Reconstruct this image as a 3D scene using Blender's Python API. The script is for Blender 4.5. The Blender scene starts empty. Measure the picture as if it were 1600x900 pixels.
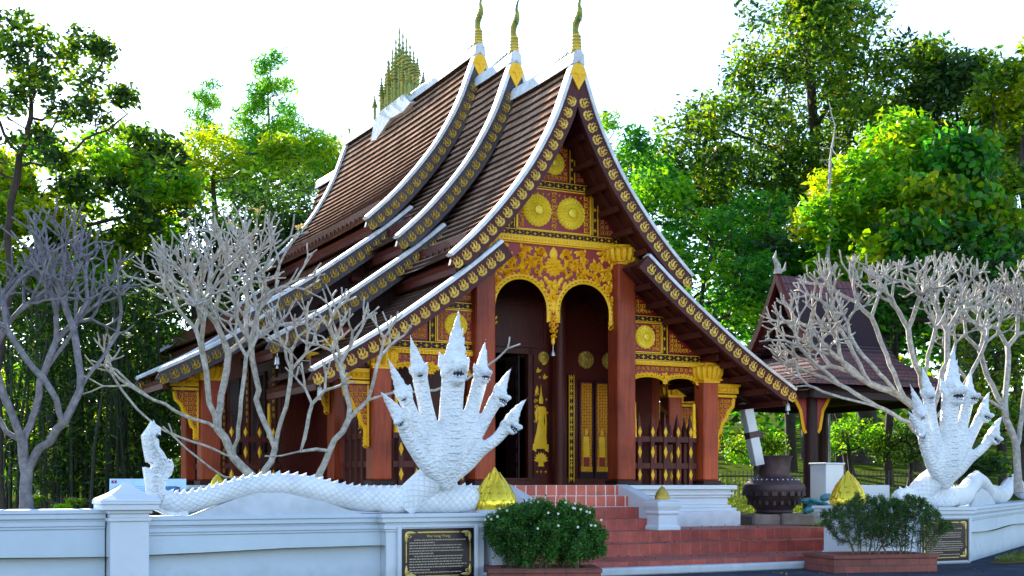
import bpy, math, random
import numpy as np
from mathutils import Vector, Matrix
R=math.radians
rnd=random.Random(7)
sc=bpy.context.scene
COL=sc.collection
TH=R(27); SN,CS=math.sin(TH),math.cos(TH)
ORG=(1.3,26.0)
def W(u,t,z=0): return Vector((ORG[0]+CS*u-SN*t, ORG[1]+SN*u+CS*t, z))
def P(px,py,d): return Vector(((px-800)/2000*d, d, 1.6+(755-py)*d/2000))
def LOC(v):     # world -> temple frame
    x,y=v[0]-ORG[0],v[1]-ORG[1]
    return (CS*x+SN*y, -SN*x+CS*y, v[2])
# ------------------------------------------------------------------ materials
def nodes(name):
    m=bpy.data.materials.new(name); m.use_nodes=True
    nt=m.node_tree; b=nt.nodes['Principled BSDF']; return m,nt,b
def mat(name,col,rough=.6,metal=0,var=.15,vscale=3,bump=0,bscale=30,col2=None,spec=.5,bdist=.02,sub=0):
    m,nt,b=nodes(name); N=nt.nodes; L=nt.links
    b.inputs['Roughness'].default_value=rough; b.inputs['Metallic'].default_value=metal
    b.inputs['Specular IOR Level'].default_value=spec
    tc=N.new('ShaderNodeTexCoord')
    nz=N.new('ShaderNodeTexNoise'); nz.inputs['Scale'].default_value=vscale; nz.inputs['Detail'].default_value=6; nz.inputs['Roughness'].default_value=.65
    L.new(tc.outputs['Object'],nz.inputs['Vector'])
    rp=N.new('ShaderNodeValToRGB'); rp.color_ramp.elements[0].position=.3; rp.color_ramp.elements[1].position=.7
    c1=col; c2=col2 or tuple(min(1,x*(1+var)) for x in col)
    if not col2: c1=tuple(x*(1-var) for x in col)
    rp.color_ramp.elements[0].color=(*c1,1); rp.color_ramp.elements[1].color=(*c2,1)
    L.new(nz.outputs[0],rp.inputs[0]); L.new(rp.outputs[0],b.inputs['Base Color'])
    if bump:
        n2=N.new('ShaderNodeTexNoise'); n2.inputs['Scale'].default_value=bscale; n2.inputs['Detail'].default_value=5
        L.new(tc.outputs['Object'],n2.inputs['Vector'])
        bp=N.new('ShaderNodeBump'); bp.inputs['Strength'].default_value=bump; bp.inputs['Distance'].default_value=bdist
        L.new(n2.outputs[0],bp.inputs['Height']); L.new(bp.outputs[0],b.inputs['Normal'])
    return m
def mat_wood(name,c1,c2,rough=.45,axis=(8,8,.7)):
    m,nt,b=nodes(name); N=nt.nodes; L=nt.links
    tc=N.new('ShaderNodeTexCoord'); mp=N.new('ShaderNodeMapping'); mp.inputs['Scale'].default_value=axis
    nz=N.new('ShaderNodeTexNoise'); nz.inputs['Scale'].default_value=3; nz.inputs['Detail'].default_value=8; nz.inputs['Roughness'].default_value=.7
    L.new(tc.outputs['Object'],mp.inputs[0]); L.new(mp.outputs[0],nz.inputs['Vector'])
    n3=N.new('ShaderNodeTexNoise'); n3.inputs['Scale'].default_value=.9; n3.inputs['Detail'].default_value=4
    L.new(tc.outputs['Object'],n3.inputs['Vector'])
    ad=N.new('ShaderNodeMath'); ad.operation='ADD'; L.new(nz.outputs[0],ad.inputs[0]); L.new(n3.outputs[0],ad.inputs[1])
    hf=N.new('ShaderNodeMath'); hf.operation='MULTIPLY'; hf.inputs[1].default_value=.5; L.new(ad.outputs[0],hf.inputs[0])
    rp=N.new('ShaderNodeValToRGB'); rp.color_ramp.elements[0].position=.36; rp.color_ramp.elements[1].position=.66
    rp.color_ramp.elements[0].color=(*c1,1); rp.color_ramp.elements[1].color=(*c2,1)
    L.new(hf.outputs[0],rp.inputs[0]); L.new(rp.outputs[0],b.inputs['Base Color'])
    bp=N.new('ShaderNodeBump'); bp.inputs['Strength'].default_value=.35; bp.inputs['Distance'].default_value=.01
    L.new(nz.outputs[0],bp.inputs['Height']); L.new(bp.outputs[0],b.inputs['Normal'])
    b.inputs['Roughness'].default_value=rough; b.inputs['Specular IOR Level'].default_value=.22
    return m
def mat_brick(name,c1,c2,mortar,bw,bh,ms=.012,rough=.6,offset=0,bump=.5,coord='UV',noise=.35,dist=.01,spec=.4):
    m,nt,b=nodes(name); N=nt.nodes; L=nt.links
    tc=N.new('ShaderNodeTexCoord'); br=N.new('ShaderNodeTexBrick')
    br.offset=offset; br.inputs['Scale'].default_value=1
    br.inputs['Brick Width'].default_value=bw; br.inputs['Row Height'].default_value=bh
    br.inputs['Mortar Size'].default_value=ms; br.inputs['Mortar Smooth'].default_value=.1
    br.inputs['Color1'].default_value=(*c1,1); br.inputs['Color2'].default_value=(*c2,1); br.inputs['Mortar'].default_value=(*mortar,1)
    L.new(tc.outputs[coord],br.inputs['Vector'])
    nz=N.new('ShaderNodeTexNoise'); nz.inputs['Scale'].default_value=1.7; nz.inputs['Detail'].default_value=8; nz.inputs['Roughness'].default_value=.7
    L.new(tc.outputs['Object'],nz.inputs['Vector'])
    mr=N.new('ShaderNodeMapRange'); mr.inputs[1].default_value=.3; mr.inputs[2].default_value=.7; mr.inputs[3].default_value=1-noise; mr.inputs[4].default_value=1+noise
    L.new(nz.outputs[0],mr.inputs[0])
    mx=N.new('ShaderNodeVectorMath'); mx.operation='SCALE'; L.new(br.outputs[0],mx.inputs[0]); L.new(mr.outputs[0],mx.inputs['Scale'])
    L.new(mx.outputs[0],b.inputs['Base Color'])
    bp=N.new('ShaderNodeBump'); bp.inputs['Strength'].default_value=bump; bp.inputs['Distance'].default_value=dist; bp.invert=True
    L.new(br.outputs['Fac'],bp.inputs['Height']); L.new(bp.outputs[0],b.inputs['Normal'])
    b.inputs['Roughness'].default_value=rough; b.inputs['Specular IOR Level'].default_value=spec
    return m
def mat_leaf(name,c1,c2,tr=.45,rough=.45,c3=None):
    m=bpy.data.materials.new(name); m.use_nodes=True; nt=m.node_tree; N=nt.nodes; L=nt.links; N.clear()
    o=N.new('ShaderNodeOutputMaterial'); tc=N.new('ShaderNodeTexCoord')
    nz=N.new('ShaderNodeTexNoise'); nz.inputs['Scale'].default_value=.55; nz.inputs['Detail'].default_value=8; nz.inputs['Roughness'].default_value=.75
    L.new(tc.outputs['Object'],nz.inputs['Vector'])
    rp=N.new('ShaderNodeValToRGB'); rp.color_ramp.elements[0].position=.35; rp.color_ramp.elements[1].position=.65
    rp.color_ramp.elements[0].color=(*c1,1); rp.color_ramp.elements[1].color=(*c2,1)
    if c3:
        e=rp.color_ramp.elements.new(.78); e.color=(*c3,1)
    ge=N.new('ShaderNodeNewGeometry'); q1=N.new('ShaderNodeMath'); q1.operation='MULTIPLY_ADD'; q1.inputs[1].default_value=.42; q1.inputs[2].default_value=-.21
    L.new(ge.outputs['Random Per Island'],q1.inputs[0]); q2_=N.new('ShaderNodeMath'); q2_.operation='ADD'; L.new(nz.outputs[0],q2_.inputs[0]); L.new(q1.outputs[0],q2_.inputs[1])
    L.new(q2_.outputs[0],rp.inputs[0])
    b=N.new('ShaderNodeBsdfPrincipled'); b.inputs['Roughness'].default_value=rough; b.inputs['Specular IOR Level'].default_value=.35
    L.new(rp.outputs[0],b.inputs['Base Color'])
    t=N.new('ShaderNodeBsdfTranslucent'); g=N.new('ShaderNodeVectorMath'); g.operation='MULTIPLY'; g.inputs[1].default_value=(2.5,2.15,.35)
    L.new(rp.outputs[0],g.inputs[0]); L.new(g.outputs[0],t.inputs[0])
    mx=N.new('ShaderNodeMixShader'); mx.inputs[0].default_value=tr
    L.new(b.outputs[0],mx.inputs[1]); L.new(t.outputs[0],mx.inputs[2]); L.new(mx.outputs[0],o.inputs[0])
    return m
def mat_naga(name,scale,mode):
    m,nt,b=nodes(name); N=nt.nodes; L=nt.links
    tc=N.new('ShaderNodeTexCoord')
    nz=N.new('ShaderNodeTexNoise'); nz.inputs['Scale'].default_value=2.5; nz.inputs['Detail'].default_value=8; nz.inputs['Roughness'].default_value=.7
    L.new(tc.outputs['Object'],nz.inputs['Vector'])
    rp=N.new('ShaderNodeValToRGB'); rp.color_ramp.elements[0].position=.3; rp.color_ramp.elements[1].position=.6
    rp.color_ramp.elements[0].color=(.66,.67,.68,1); rp.color_ramp.elements[1].color=(.88,.88,.88,1)
    L.new(nz.outputs[0],rp.inputs[0])
    bp=N.new('ShaderNodeBump'); bp.invert=(mode=='uv')
    if mode=='uv':
        mp=N.new('ShaderNodeMapping'); mp.inputs['Rotation'].default_value=(0,0,R(45)); L.new(tc.outputs['UV'],mp.inputs[0])
        br=N.new('ShaderNodeTexBrick'); br.offset=0; br.inputs['Brick Width'].default_value=scale; br.inputs['Row Height'].default_value=scale
        br.inputs['Scale'].default_value=1; br.inputs['Mortar Size'].default_value=scale*.11; br.inputs['Mortar Smooth'].default_value=1
        L.new(mp.outputs[0],br.inputs['Vector']); L.new(br.outputs['Fac'],bp.inputs['Height'])
        mm=N.new('ShaderNodeMixRGB'); mm.inputs[2].default_value=(.45,.47,.5,1)
        k=N.new('ShaderNodeMath'); k.operation='MULTIPLY'; k.inputs[1].default_value=.14; L.new(br.outputs['Fac'],k.inputs[0])
        L.new(k.outputs[0],mm.inputs[0]); L.new(rp.outputs[0],mm.inputs[1]); L.new(mm.outputs[0],b.inputs['Base Color'])
        bp.inputs['Strength'].default_value=.55; bp.inputs['Distance'].default_value=.02
    else:
        vo=N.new('ShaderNodeTexVoronoi'); vo.inputs['Scale'].default_value=scale
        mp=N.new('ShaderNodeMapping'); mp.inputs['Scale'].default_value=(1,1,1.5); L.new(tc.outputs['Object'],mp.inputs[0])
        L.new(mp.outputs[0],vo.inputs['Vector'])
        L.new(rp.outputs[0],b.inputs['Base Color']); L.new(vo.outputs['Distance'],bp.inputs['Height'])
        bp.inputs['Strength'].default_value=.75; bp.inputs['Distance'].default_value=.03
    L.new(bp.outputs[0],b.inputs['Normal']); b.inputs['Roughness'].default_value=.55
    return m
M={}
M['white']=mat('white_plaster',(.66,.69,.74),.6,var=.06,vscale=1.3,bump=.15,bscale=25)
def stain(m,c=(.33,.35,.36),amt=.5,lo=.58,sc=(2.2,2.2,.22),base=True):
    nt=m.node_tree; N=nt.nodes; L=nt.links; b=N['Principled BSDF']; src=b.inputs['Base Color'].links[0].from_socket
    tc=N.new('ShaderNodeTexCoord'); mp=N.new('ShaderNodeMapping'); mp.inputs['Scale'].default_value=sc; L.new(tc.outputs['Object'],mp.inputs[0])
    nz=N.new('ShaderNodeTexNoise'); nz.inputs['Scale'].default_value=1.6; nz.inputs['Detail'].default_value=10; nz.inputs['Roughness'].default_value=.75; L.new(mp.outputs[0],nz.inputs['Vector'])
    mr=N.new('ShaderNodeMapRange'); mr.inputs[1].default_value=lo; mr.inputs[2].default_value=lo+.22; mr.inputs[4].default_value=amt; L.new(nz.outputs[0],mr.inputs[0]); f=mr.outputs[0]
    if base:
        sp=N.new('ShaderNodeSeparateXYZ'); L.new(tc.outputs['Object'],sp.inputs[0]); n2=N.new('ShaderNodeTexNoise'); n2.inputs['Scale'].default_value=5; n2.inputs['Detail'].default_value=8; L.new(tc.outputs['Object'],n2.inputs['Vector'])
        ad=N.new('ShaderNodeMath'); ad.operation='MULTIPLY_ADD'; ad.inputs[1].default_value=-.5; L.new(n2.outputs[0],ad.inputs[0]); L.new(sp.outputs[2],ad.inputs[2])
        m2=N.new('ShaderNodeMapRange'); m2.inputs[1].default_value=.10; m2.inputs[2].default_value=-.25; m2.inputs[4].default_value=.6; L.new(ad.outputs[0],m2.inputs[0])
        mxx=N.new('ShaderNodeMath'); mxx.operation='MAXIMUM'; L.new(f,mxx.inputs[0]); L.new(m2.outputs[0],mxx.inputs[1]); f=mxx.outputs[0]
    mx=N.new('ShaderNodeMixRGB'); mx.inputs[2].default_value=(*c,1); L.new(f,mx.inputs[0]); L.new(src,mx.inputs[1]); L.new(mx.outputs[0],b.inputs['Base Color']); return m
M['wallwhite']=stain(mat('wall_plaster',(.56,.63,.71),.65,var=.07,vscale=.8,bump=.15,bscale=18),amt=.28)
M['capwhite']=mat('weathered_white_ridge',(.48,.50,.52),.6,vscale=3.5,bump=.3,bscale=20,col2=(.80,.81,.82))
M['naga']=mat_naga('naga_scales',.085,'uv'); M['hood']=mat_naga('naga_plaster',17,'obj')
M['gold']=mat('gold_paint',(1.0,.50,.012),.42,.08,var=.12,vscale=9,bump=.3,bscale=60,spec=.35)
M['rosgold']=mat('rosette_gold',(1.0,.66,.035),.4,.1,var=.12,vscale=6,spec=.4)
M['goldd']=mat('aged_gold',(.55,.36,.06),.45,.5,var=.35,vscale=7,bump=.4,bscale=50)
M['golddim']=mat('faded_gold',(.98,.56,.12),.55,.3,var=.3,vscale=7,bump=.2)
M['gilt']=mat('lotus_gold',(.95,.66,.05),.26,.7,var=.12,vscale=4,bump=.1,bscale=15)
M['green']=mat('verdigris_gold',(.10,.22,.06),.4,.4,vscale=4,bump=.3,col2=(.50,.38,.06))
M['red']=mat('red_lacquer_ground',(.26,.006,.008),.5,var=.15)
M['col']=mat_wood('column_wood',(.17,.022,.008),(.52,.085,.028),.38,(9,9,.5))
M['wood']=mat_wood('dark_red_wood',(.045,.006,.005),(.13,.020,.012),.4)
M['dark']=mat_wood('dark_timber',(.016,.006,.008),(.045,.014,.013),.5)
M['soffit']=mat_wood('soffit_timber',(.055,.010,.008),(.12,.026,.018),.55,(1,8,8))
M['board']=mat_wood('bargeboard_paint',(.045,.009,.012),(.105,.022,.022),.5)
M['boardg']=mat_wood('bargeboard_grey',(.05,.04,.05),(.11,.09,.10),.6)
M['door']=mat('door_dark',(.012,.008,.008),.4,var=.3)
M['tile']=mat_brick('roof_shingle',(.38,.22,.145),(.52,.33,.23),(.05,.025,.02),.16,4.0,.008,.9,noise=.5,bump=.7,dist=.02,spec=0)
M['tileshade']=mat('tile_edge_shade',(.07,.035,.028),.9,var=.4,vscale=9)  # shade on the roof course risers, put into a darker tile colour
M['stairtile']=mat_brick('terracotta_riser',(.62,.13,.08),(.48,.09,.06),(.75,.62,.56),.235,.235,.013,.45,noise=.25)
M['treadtile']=mat_brick('terracotta_tread',(.42,.10,.08),(.33,.075,.06),(.28,.16,.15),.3,.3,.006,.5,noise=.3)
M['stairdark']=mat_brick('worn_terracotta',(.42,.075,.05),(.29,.052,.038),(.34,.14,.11),.235,.235,.008,.55,noise=.4)
M['planter']=mat_brick('planter_brick',(.26,.07,.05),(.19,.055,.04),(.10,.06,.05),.33,.125,.008,.7,offset=.5,noise=.35)
M['bronze']=mat('dark_bronze',(.07,.04,.045),.5,.35,var=.35,vscale=6,bump=.5,bscale=25)
M['stone']=mat('grey_stone',(.16,.12,.11),.8,vscale=3,bump=.5,col2=(.32,.25,.22))
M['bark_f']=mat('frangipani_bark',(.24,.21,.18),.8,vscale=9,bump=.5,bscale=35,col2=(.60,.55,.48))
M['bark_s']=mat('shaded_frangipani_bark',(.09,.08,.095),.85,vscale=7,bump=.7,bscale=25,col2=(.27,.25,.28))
M['bark']=mat('dark_bark',(.05,.035,.028),.9,var=.4,vscale=6,bump=.6)
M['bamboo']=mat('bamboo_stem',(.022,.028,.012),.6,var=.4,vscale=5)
M['twig']=mat('shrub_twig',(.20,.13,.09),.85,var=.4)
M['leafA']=mat_leaf('leaf_mid',(.02,.075,.006),(.13,.26,.010),.52,c3=(.28,.24,.015))
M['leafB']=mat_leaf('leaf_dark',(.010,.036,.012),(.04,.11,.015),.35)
M['leafC']=mat_leaf('leaf_bright',(.04,.19,.012),(.18,.38,.012),.58)
M['leafY']=mat_leaf('leaf_yellowgreen',(.12,.24,.006),(.32,.40,.008),.58,c3=(.40,.27,.012))
M['leafE']=mat_leaf('leaf_emerald',(.010,.10,.018),(.06,.26,.02),.5)
M['leafS']=mat_leaf('leaf_shrub',(.02,.10,.015),(.07,.27,.03),.4)
M['leafG']=mat_leaf('leaf_greyish',(.04,.055,.03),(.08,.12,.04),.3)
stain(M['white'],amt=.30,lo=.6)
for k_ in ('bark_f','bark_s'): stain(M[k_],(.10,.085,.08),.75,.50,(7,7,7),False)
stain(M['tile'],(.06,.05,.045),.7,.52,(1.2,.8,1.2),False); stain(M['capwhite'],(.12,.12,.12),.7,.55,(2,2,2),False); stain(M['col'],(.10,.035,.03),.5,.55,(3,3,.5),False); stain(M['stairdark'],(.08,.05,.045),.6,.5,(1.5,1.5,1.5),False); stain(M['treadtile'],(.10,.06,.055),.5,.5,(1,1,1),False)
M['petal']=mat('petal_white',(.85,.82,.68),.5,var=.08)
M['petaly']=mat('petal_cream',(.85,.68,.32),.5,var=.12)
M['asphalt']=mat('asphalt',(.045,.05,.07),.85,var=.25,vscale=1.2,bump=.6,bscale=120,col2=(.085,.09,.11))
M['lawn']=mat('lawn_soil',(.03,.06,.01),.9,vscale=1.2,bump=.7,bscale=40,col2=(.10,.13,.02))
M['verge']=mat('dry_verge',(.13,.085,.04),.9,vscale=2,bump=.8,bscale=40,col2=(.10,.12,.03))
M['dryleaf']=mat('dry_leaf',(.20,.11,.04),.8,var=.5,vscale=9)
M['soil']=mat('dark_soil',(.05,.03,.02),.95,var=.4,bump=.7)
M['grass']=mat_leaf('grass_blade',(.05,.11,.01),(.16,.22,.02),.4)
M['sign']=mat('sign_black',(.012,.008,.016),.22,var=.2)
M['sgold']=mat('sign_gold',(.60,.43,.12),.4,.5,var=.1)
M['stext']=mat('sign_text',(.42,.33,.24),.5,var=.15)
M['blue']=mat('info_blue',(.16,.38,.68),.35,var=.1,vscale=2)
M['blueL']=mat('info_paleblue',(.42,.62,.82),.35,var=.1)
M['blued']=mat('deep_blue',(.02,.05,.18),.35,var=.4,vscale=12,col2=(.05,.22,.42))
M['teal']=mat('teal_stone',(.03,.14,.17),.6,var=.4,vscale=6,bump=.5,col2=(.10,.32,.36))
M['flagr']=mat('flag_red',(.5,.02,.03),.5); M['flagb']=mat('flag_blue',(.01,.02,.25),.5)
M['shingle2']=mat_brick('pavilion_tile',(.12,.038,.042),(.17,.055,.055),(.02,.01,.012),.2,.24,.015,.55,noise=.35,bump=1,dist=.04)
M['iron']=mat('black_iron',(.015,.015,.017),.5)
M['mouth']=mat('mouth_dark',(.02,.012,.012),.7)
M['metal']=mat('bell_metal',(.45,.45,.42),.35,.8)
for k_ in ('tile','lawn','verge','soil','asphalt'):
    nt_=M[k_].node_tree; p_=nt_.nodes['Principled BSDF']; d_=nt_.nodes.new('ShaderNodeBsdfDiffuse')
    nt_.links.new(p_.inputs['Base Color'].links[0].from_socket,d_.inputs['Color'])
    if p_.inputs['Normal'].links: nt_.links.new(p_.inputs['Normal'].links[0].from_socket,d_.inputs['Normal'])
    nt_.links.new(d_.outputs[0],nt_.nodes['Material Output'].inputs['Surface']); nt_.nodes.remove(p_)
# ------------------------------------------------------------------ mesh builder
class MB:
    def __init__(s): s.v=[];s.f=[];s.m=[];s.uv=[];s.X=None
    def add(s,vs,fs,mi=0,uvs=None):
        n=len(s.v)
        if s.X is not None: vs=[s.X@Vector(p) for p in vs]
        s.v+= [tuple(p) for p in vs]
        for k,f in enumerate(fs):
            s.f.append([i+n for i in f]); s.m.append(mi)
            s.uv.append(uvs[k] if uvs else None)
    def box(s,x0,x1,y0,y1,z0,z1,mi=0):
        vs=[(x0,y0,z0),(x1,y0,z0),(x1,y1,z0),(x0,y1,z0),(x0,y0,z1),(x1,y0,z1),(x1,y1,z1),(x0,y1,z1)]
        s.add(vs,[(0,3,2,1),(4,5,6,7),(0,1,5,4),(1,2,6,5),(2,3,7,6),(3,0,4,7)],mi)
    def slab(s,x0,x1,y0,y1,z0,z1,steps,mi=0):   # stack of (out,z) mouldings
        for o,a,b in steps: s.box(x0-o,x1+o,y0-o,y1+o,a,b,mi)
    def prism(s,poly,y0,y1,mi=0,side=None):     # poly (x,z)
        n=len(poly); vs=[(x,y0,z) for x,z in poly]+[(x,y1,z) for x,z in poly]
        a=sum(poly[i][0]*poly[(i+1)%n][1]-poly[(i+1)%n][0]*poly[i][1] for i in range(n))
        f0=list(range(n)); f1=[n+i for i in reversed(range(n))]
        if a<0: f0.reverse(); f1.reverse()
        s.add(vs,[f0,f1],mi)
        fs=[(i,(i+1)%n,n+(i+1)%n,n+i) if a<0 else (i,n+i,n+(i+1)%n,(i+1)%n) for i in range(n)]
        s.add(vs,fs,mi if side is None else side)
    def relief(s,poly,y,h,mi=0):                # polygon raised to a crest at centroid
        cx=sum(p[0] for p in poly)/len(poly); cz=sum(p[1] for p in poly)/len(poly); n=len(poly)
        s.add([(x,y,z) for x,z in poly]+[(cx,y-h,cz)],[(i,(i+1)%n,n) for i in range(n)],mi)
    def ribbon(s,pts,ws,y,h,mi=0):              # raised ribbon along (x,z) points
        vs=[];n=len(pts)
        for i,(x,z) in enumerate(pts):
            a=pts[max(i-1,0)]; b=pts[min(i+1,n-1)]; dx,dz=b[0]-a[0],b[1]-a[1]; l=math.hypot(dx,dz) or 1
            nx,nz=-dz/l,dx/l; w=ws[i] if hasattr(ws,'__len__') else ws
            vs+=[(x+nx*w,y,z+nz*w),(x,y-h,z),(x-nx*w,y,z-nz*w)]
        fs=[]
        for i in range(n-1): fs+=[(3*i,3*i+3,3*i+4,3*i+1),(3*i+1,3*i+4,3*i+5,3*i+2)]
        s.add(vs,fs,mi)
    def tube(s,pts,rads,n=8,mi=0,cap=True,sq=1.0,uvw=1.0):
        pts=[Vector(p) for p in pts]; k=len(pts)
        if not hasattr(rads,'__len__'): rads=[rads]*k
        up=None; vs=[];L=0;Ls=[]
        for i in range(k):
            t=(pts[min(i+1,k-1)]-pts[max(i-1,0)])
            if t.length<1e-9: t=Vector((0,0,1))
            t.normalize()
            if up is None:
                up=Vector((0,1,0)) if abs(t.y)<.9 else Vector((1,0,0))
            up=(up-t*up.dot(t)); 
            if up.length<1e-5: up=t.orthogonal()
            up.normalize(); sd=t.cross(up)
            if i: L+=(pts[i]-pts[i-1]).length
            Ls.append(L)
            for j in range(n):
                a=2*math.pi*j/n; vs.append(pts[i]+up*(math.cos(a)*rads[i]*sq)+sd*(math.sin(a)*rads[i]))
        fs=[];uv=[]
        for i in range(k-1):
            for j in range(n):
                j2=(j+1)%n; fs.append((i*n+j,i*n+j2,(i+1)*n+j2,(i+1)*n+j))
                a,b=j*uvw/n,(j+1)*uvw/n; uv.append([(Ls[i],a),(Ls[i],b),(Ls[i+1],b),(Ls[i+1],a)])
        s.add(vs,fs,mi,uv)
        if cap: s.add(vs[:n],[list(range(n))[::-1]],mi); s.add(vs[-n:],[list(range(n))],mi)
    def lathe(s,cx,cy,prof,n=16,mi=0,sq=0):
        vs=[];fs=[];k=len(prof)
        for r,z in prof:
            for j in range(n):
                a=2*math.pi*(j+(.5 if sq else 0))/n; vs.append((cx+r*math.cos(a),cy+r*math.sin(a),z))
        for i in range(k-1):
            for j in range(n):
                j2=(j+1)%n; fs.append((i*n+j,i*n+j2,(i+1)*n+j2,(i+1)*n+j))
        fs.append(list(range(n))[::-1]); fs.append([(k-1)*n+j for j in range(n)])
        s.add(vs,fs,mi)
    def ell(s,c,r,n=12,mi=0,rot=None):
        X=rot or Matrix.Identity(3); vs=[];fs=[];h=n//2
        for i in range(h+1):
            a=math.pi*i/h
            for j in range(n):
                b=2*math.pi*j/n
                vs.append(Vector(c)+X@Vector((r[0]*math.sin(a)*math.cos(b),r[1]*math.sin(a)*math.sin(b),r[2]*math.cos(a))))
        for i in range(h):
            for j in range(n):
                j2=(j+1)%n; fs.append((i*n+j,(i+1)*n+j,(i+1)*n+j2,i*n+j2))
        s.add(vs,fs,mi)
    def build(s,name,mats,parent=None,smooth=35,bevel=0,autouv=False):
        me=bpy.data.meshes.new(name); me.from_pydata(s.v,[],s.f)
        mats=mats if isinstance(mats,(list,tuple)) else [mats]
        for m in mats: me.materials.append(M[m])
        me.polygons.foreach_set('material_index',s.m)
        if any(u for u in s.uv) or autouv:
            ul=me.uv_layers.new(name='UVMap'); 
            for p,u in zip(me.polygons,s.uv):
                for k,li in enumerate(p.loop_indices):
                    if u: ul.data[li].uv=u[k]
                    else:
                        co=me.vertices[me.loops[li].vertex_index].co; nn=p.normal
                        if abs(nn.z)>.7: ul.data[li].uv=(co.x,co.y)
                        elif abs(nn.x)>.7: ul.data[li].uv=(co.y,co.z)
                        else: ul.data[li].uv=(co.x,co.z)
        if smooth:
            me.polygons.foreach_set('use_smooth',[True]*len(me.polygons))
            me.set_sharp_from_angle(angle=R(smooth))
        me.update()
        o=bpy.data.objects.new(name,me); COL.objects.link(o)
        if parent: o.parent=parent
        if bevel:
            b=o.modifiers.new('bevel','BEVEL'); b.width=bevel; b.segments=1; b.limit_method='ANGLE'; b.angle_limit=R(50)
        return o
def tag(o,label,cat,group=None,kind=None):
    if label: o['label']=label
    if cat: o['category']=cat
    if group: o['group']=group
    if kind: o['kind']=kind
    return o
def thing(name,label,cat,loc=(0,0,0),rz=0,group=None):
    o=bpy.data.objects.new(name,None); COL.objects.link(o); o.location=loc; o.rotation_euler=(0,0,rz)
    o.empty_display_size=.2
    return tag(o,label,cat,group)
def struct(o): o['kind']='structure'; return o
def copy_tree(o,parent=None):
    c=o.copy(); COL.objects.link(c); c.parent=parent
    for ch in o.children: copy_tree(ch,c)
    return c
def uvtag(mb): pass
# ------------------------------------------------------------------ camera, light
cam=bpy.data.cameras.new('camera'); co=bpy.data.objects.new('camera',cam); COL.objects.link(co); sc.camera=co
co.location=(0,0,1.6); co.rotation_euler=(R(90),0,0); cam.lens=45; cam.sensor_width=36; cam.shift_y=305/1600; cam.clip_end=2000
SAZ=R(-28.5); SEL=R(28)
sd=Vector((math.sin(SAZ)*math.cos(SEL),math.cos(SAZ)*math.cos(SEL),math.sin(SEL)))
sl=bpy.data.lights.new('sun','SUN'); sl.energy=4.4; sl.angle=R(.6); sl.color=(1,.93,.80)
so=bpy.data.objects.new('sun',sl); COL.objects.link(so); so.rotation_euler=sd.to_track_quat('Z','Y').to_euler(); so.location=(-20,20,40)
w=bpy.data.worlds.new('World'); sc.world=w; w.use_nodes=True; nt=w.node_tree
sky=nt.nodes.new('ShaderNodeTexSky'); sky.sky_type='NISHITA'; sky.sun_disc=False; sky.sun_elevation=SEL; sky.sun_rotation=SAZ%(2*math.pi)
sky.air_density=.9; sky.dust_density=.25; sky.ozone_density=1.2
bg=nt.nodes['Background']; nt.links.new(sky.outputs[0],bg.inputs[0]); bg.inputs[1].default_value=.15
sc.view_settings.view_transform='Standard'; sc.view_settings.look='None'; sc.view_settings.exposure=1.7; sc.view_settings.gamma=1
sc.cycles.max_bounces=6; sc.cycles.diffuse_bounces=3; sc.cycles.glossy_bounces=2; sc.cycles.transmission_bounces=3; sc.cycles.sample_clamp_indirect=6
# ------------------------------------------------------------------ ground
mb=MB(); mb.add([(-600,-300,0),(600,-300,0),(600,900,0),(-600,900,0)],[(0,1,2,3)]); struct(mb.build('road','asphalt',smooth=0))
def uR(t): return 6.8+(t+3.9)*1.498
def lawn_h(p):
    d=p.y; x=p.x
    h=.6+.05*math.sin(x*.8)*math.sin(d*.6)
    if d>36: h+=(d-36)*(.055+.05*max(0,min(1,(x-2)/6)))
    return min(h,9)
def lawn_block(mb,us_of_t,ts):
    rows=[[W(u,t) for u in us_of_t(t)] for t in ts]; n=len(rows[0]); vs=[]
    for r in rows:
        for p in r: vs.append((p.x,p.y,lawn_h(p)))
    fs=[(i*n+j,i*n+j+1,(i+1)*n+j+1,(i+1)*n+j) for i in range(len(rows)-1) for j in range(n-1)]
    mb.add(vs,fs)
mb=MB()
def lin(a,b,n): return [a+(b-a)*i/(n-1) for i in range(n)]
lawn_block(mb,lambda t: lin(-70,-4.5,50),lin(-3.9,0,8))
lawn_block(mb,lambda t: lin(5.45,uR(t)+.1,12),lin(-3.85,0,10))
lawn_block(mb,lambda t: lin(-70,-4.5,50)+lin(-4,5.45,10)+lin(5.9,uR(t)+.1,50),lin(0,90,80))
struct(mb.build('lawn','lawn',smooth=180))
# verge outside the receding wall
mb=MB(); k0=[W(6.95+i*1.0*.8316,-4.25+i*.555,0) for i in range(0,30)]
vs=[];n=6
out=Vector((.872,-.489,0))
for i,p in enumerate(k0):
    for j in range(n):
        wd=min(3.2,.35+i*.5); q=p+out*(j/(n-1)*wd); vs.append((q.x,q.y,.012+.10*math.sin(math.pi*j/(n-1))*min(1,i/3)))
mb.add(vs,[(i*n+j,i*n+j+1,(i+1)*n+j+1,(i+1)*n+j) for i in range(len(k0)-1) for j in range(n-1)])
struct(mb.build('verge','verge',smooth=180))
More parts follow.
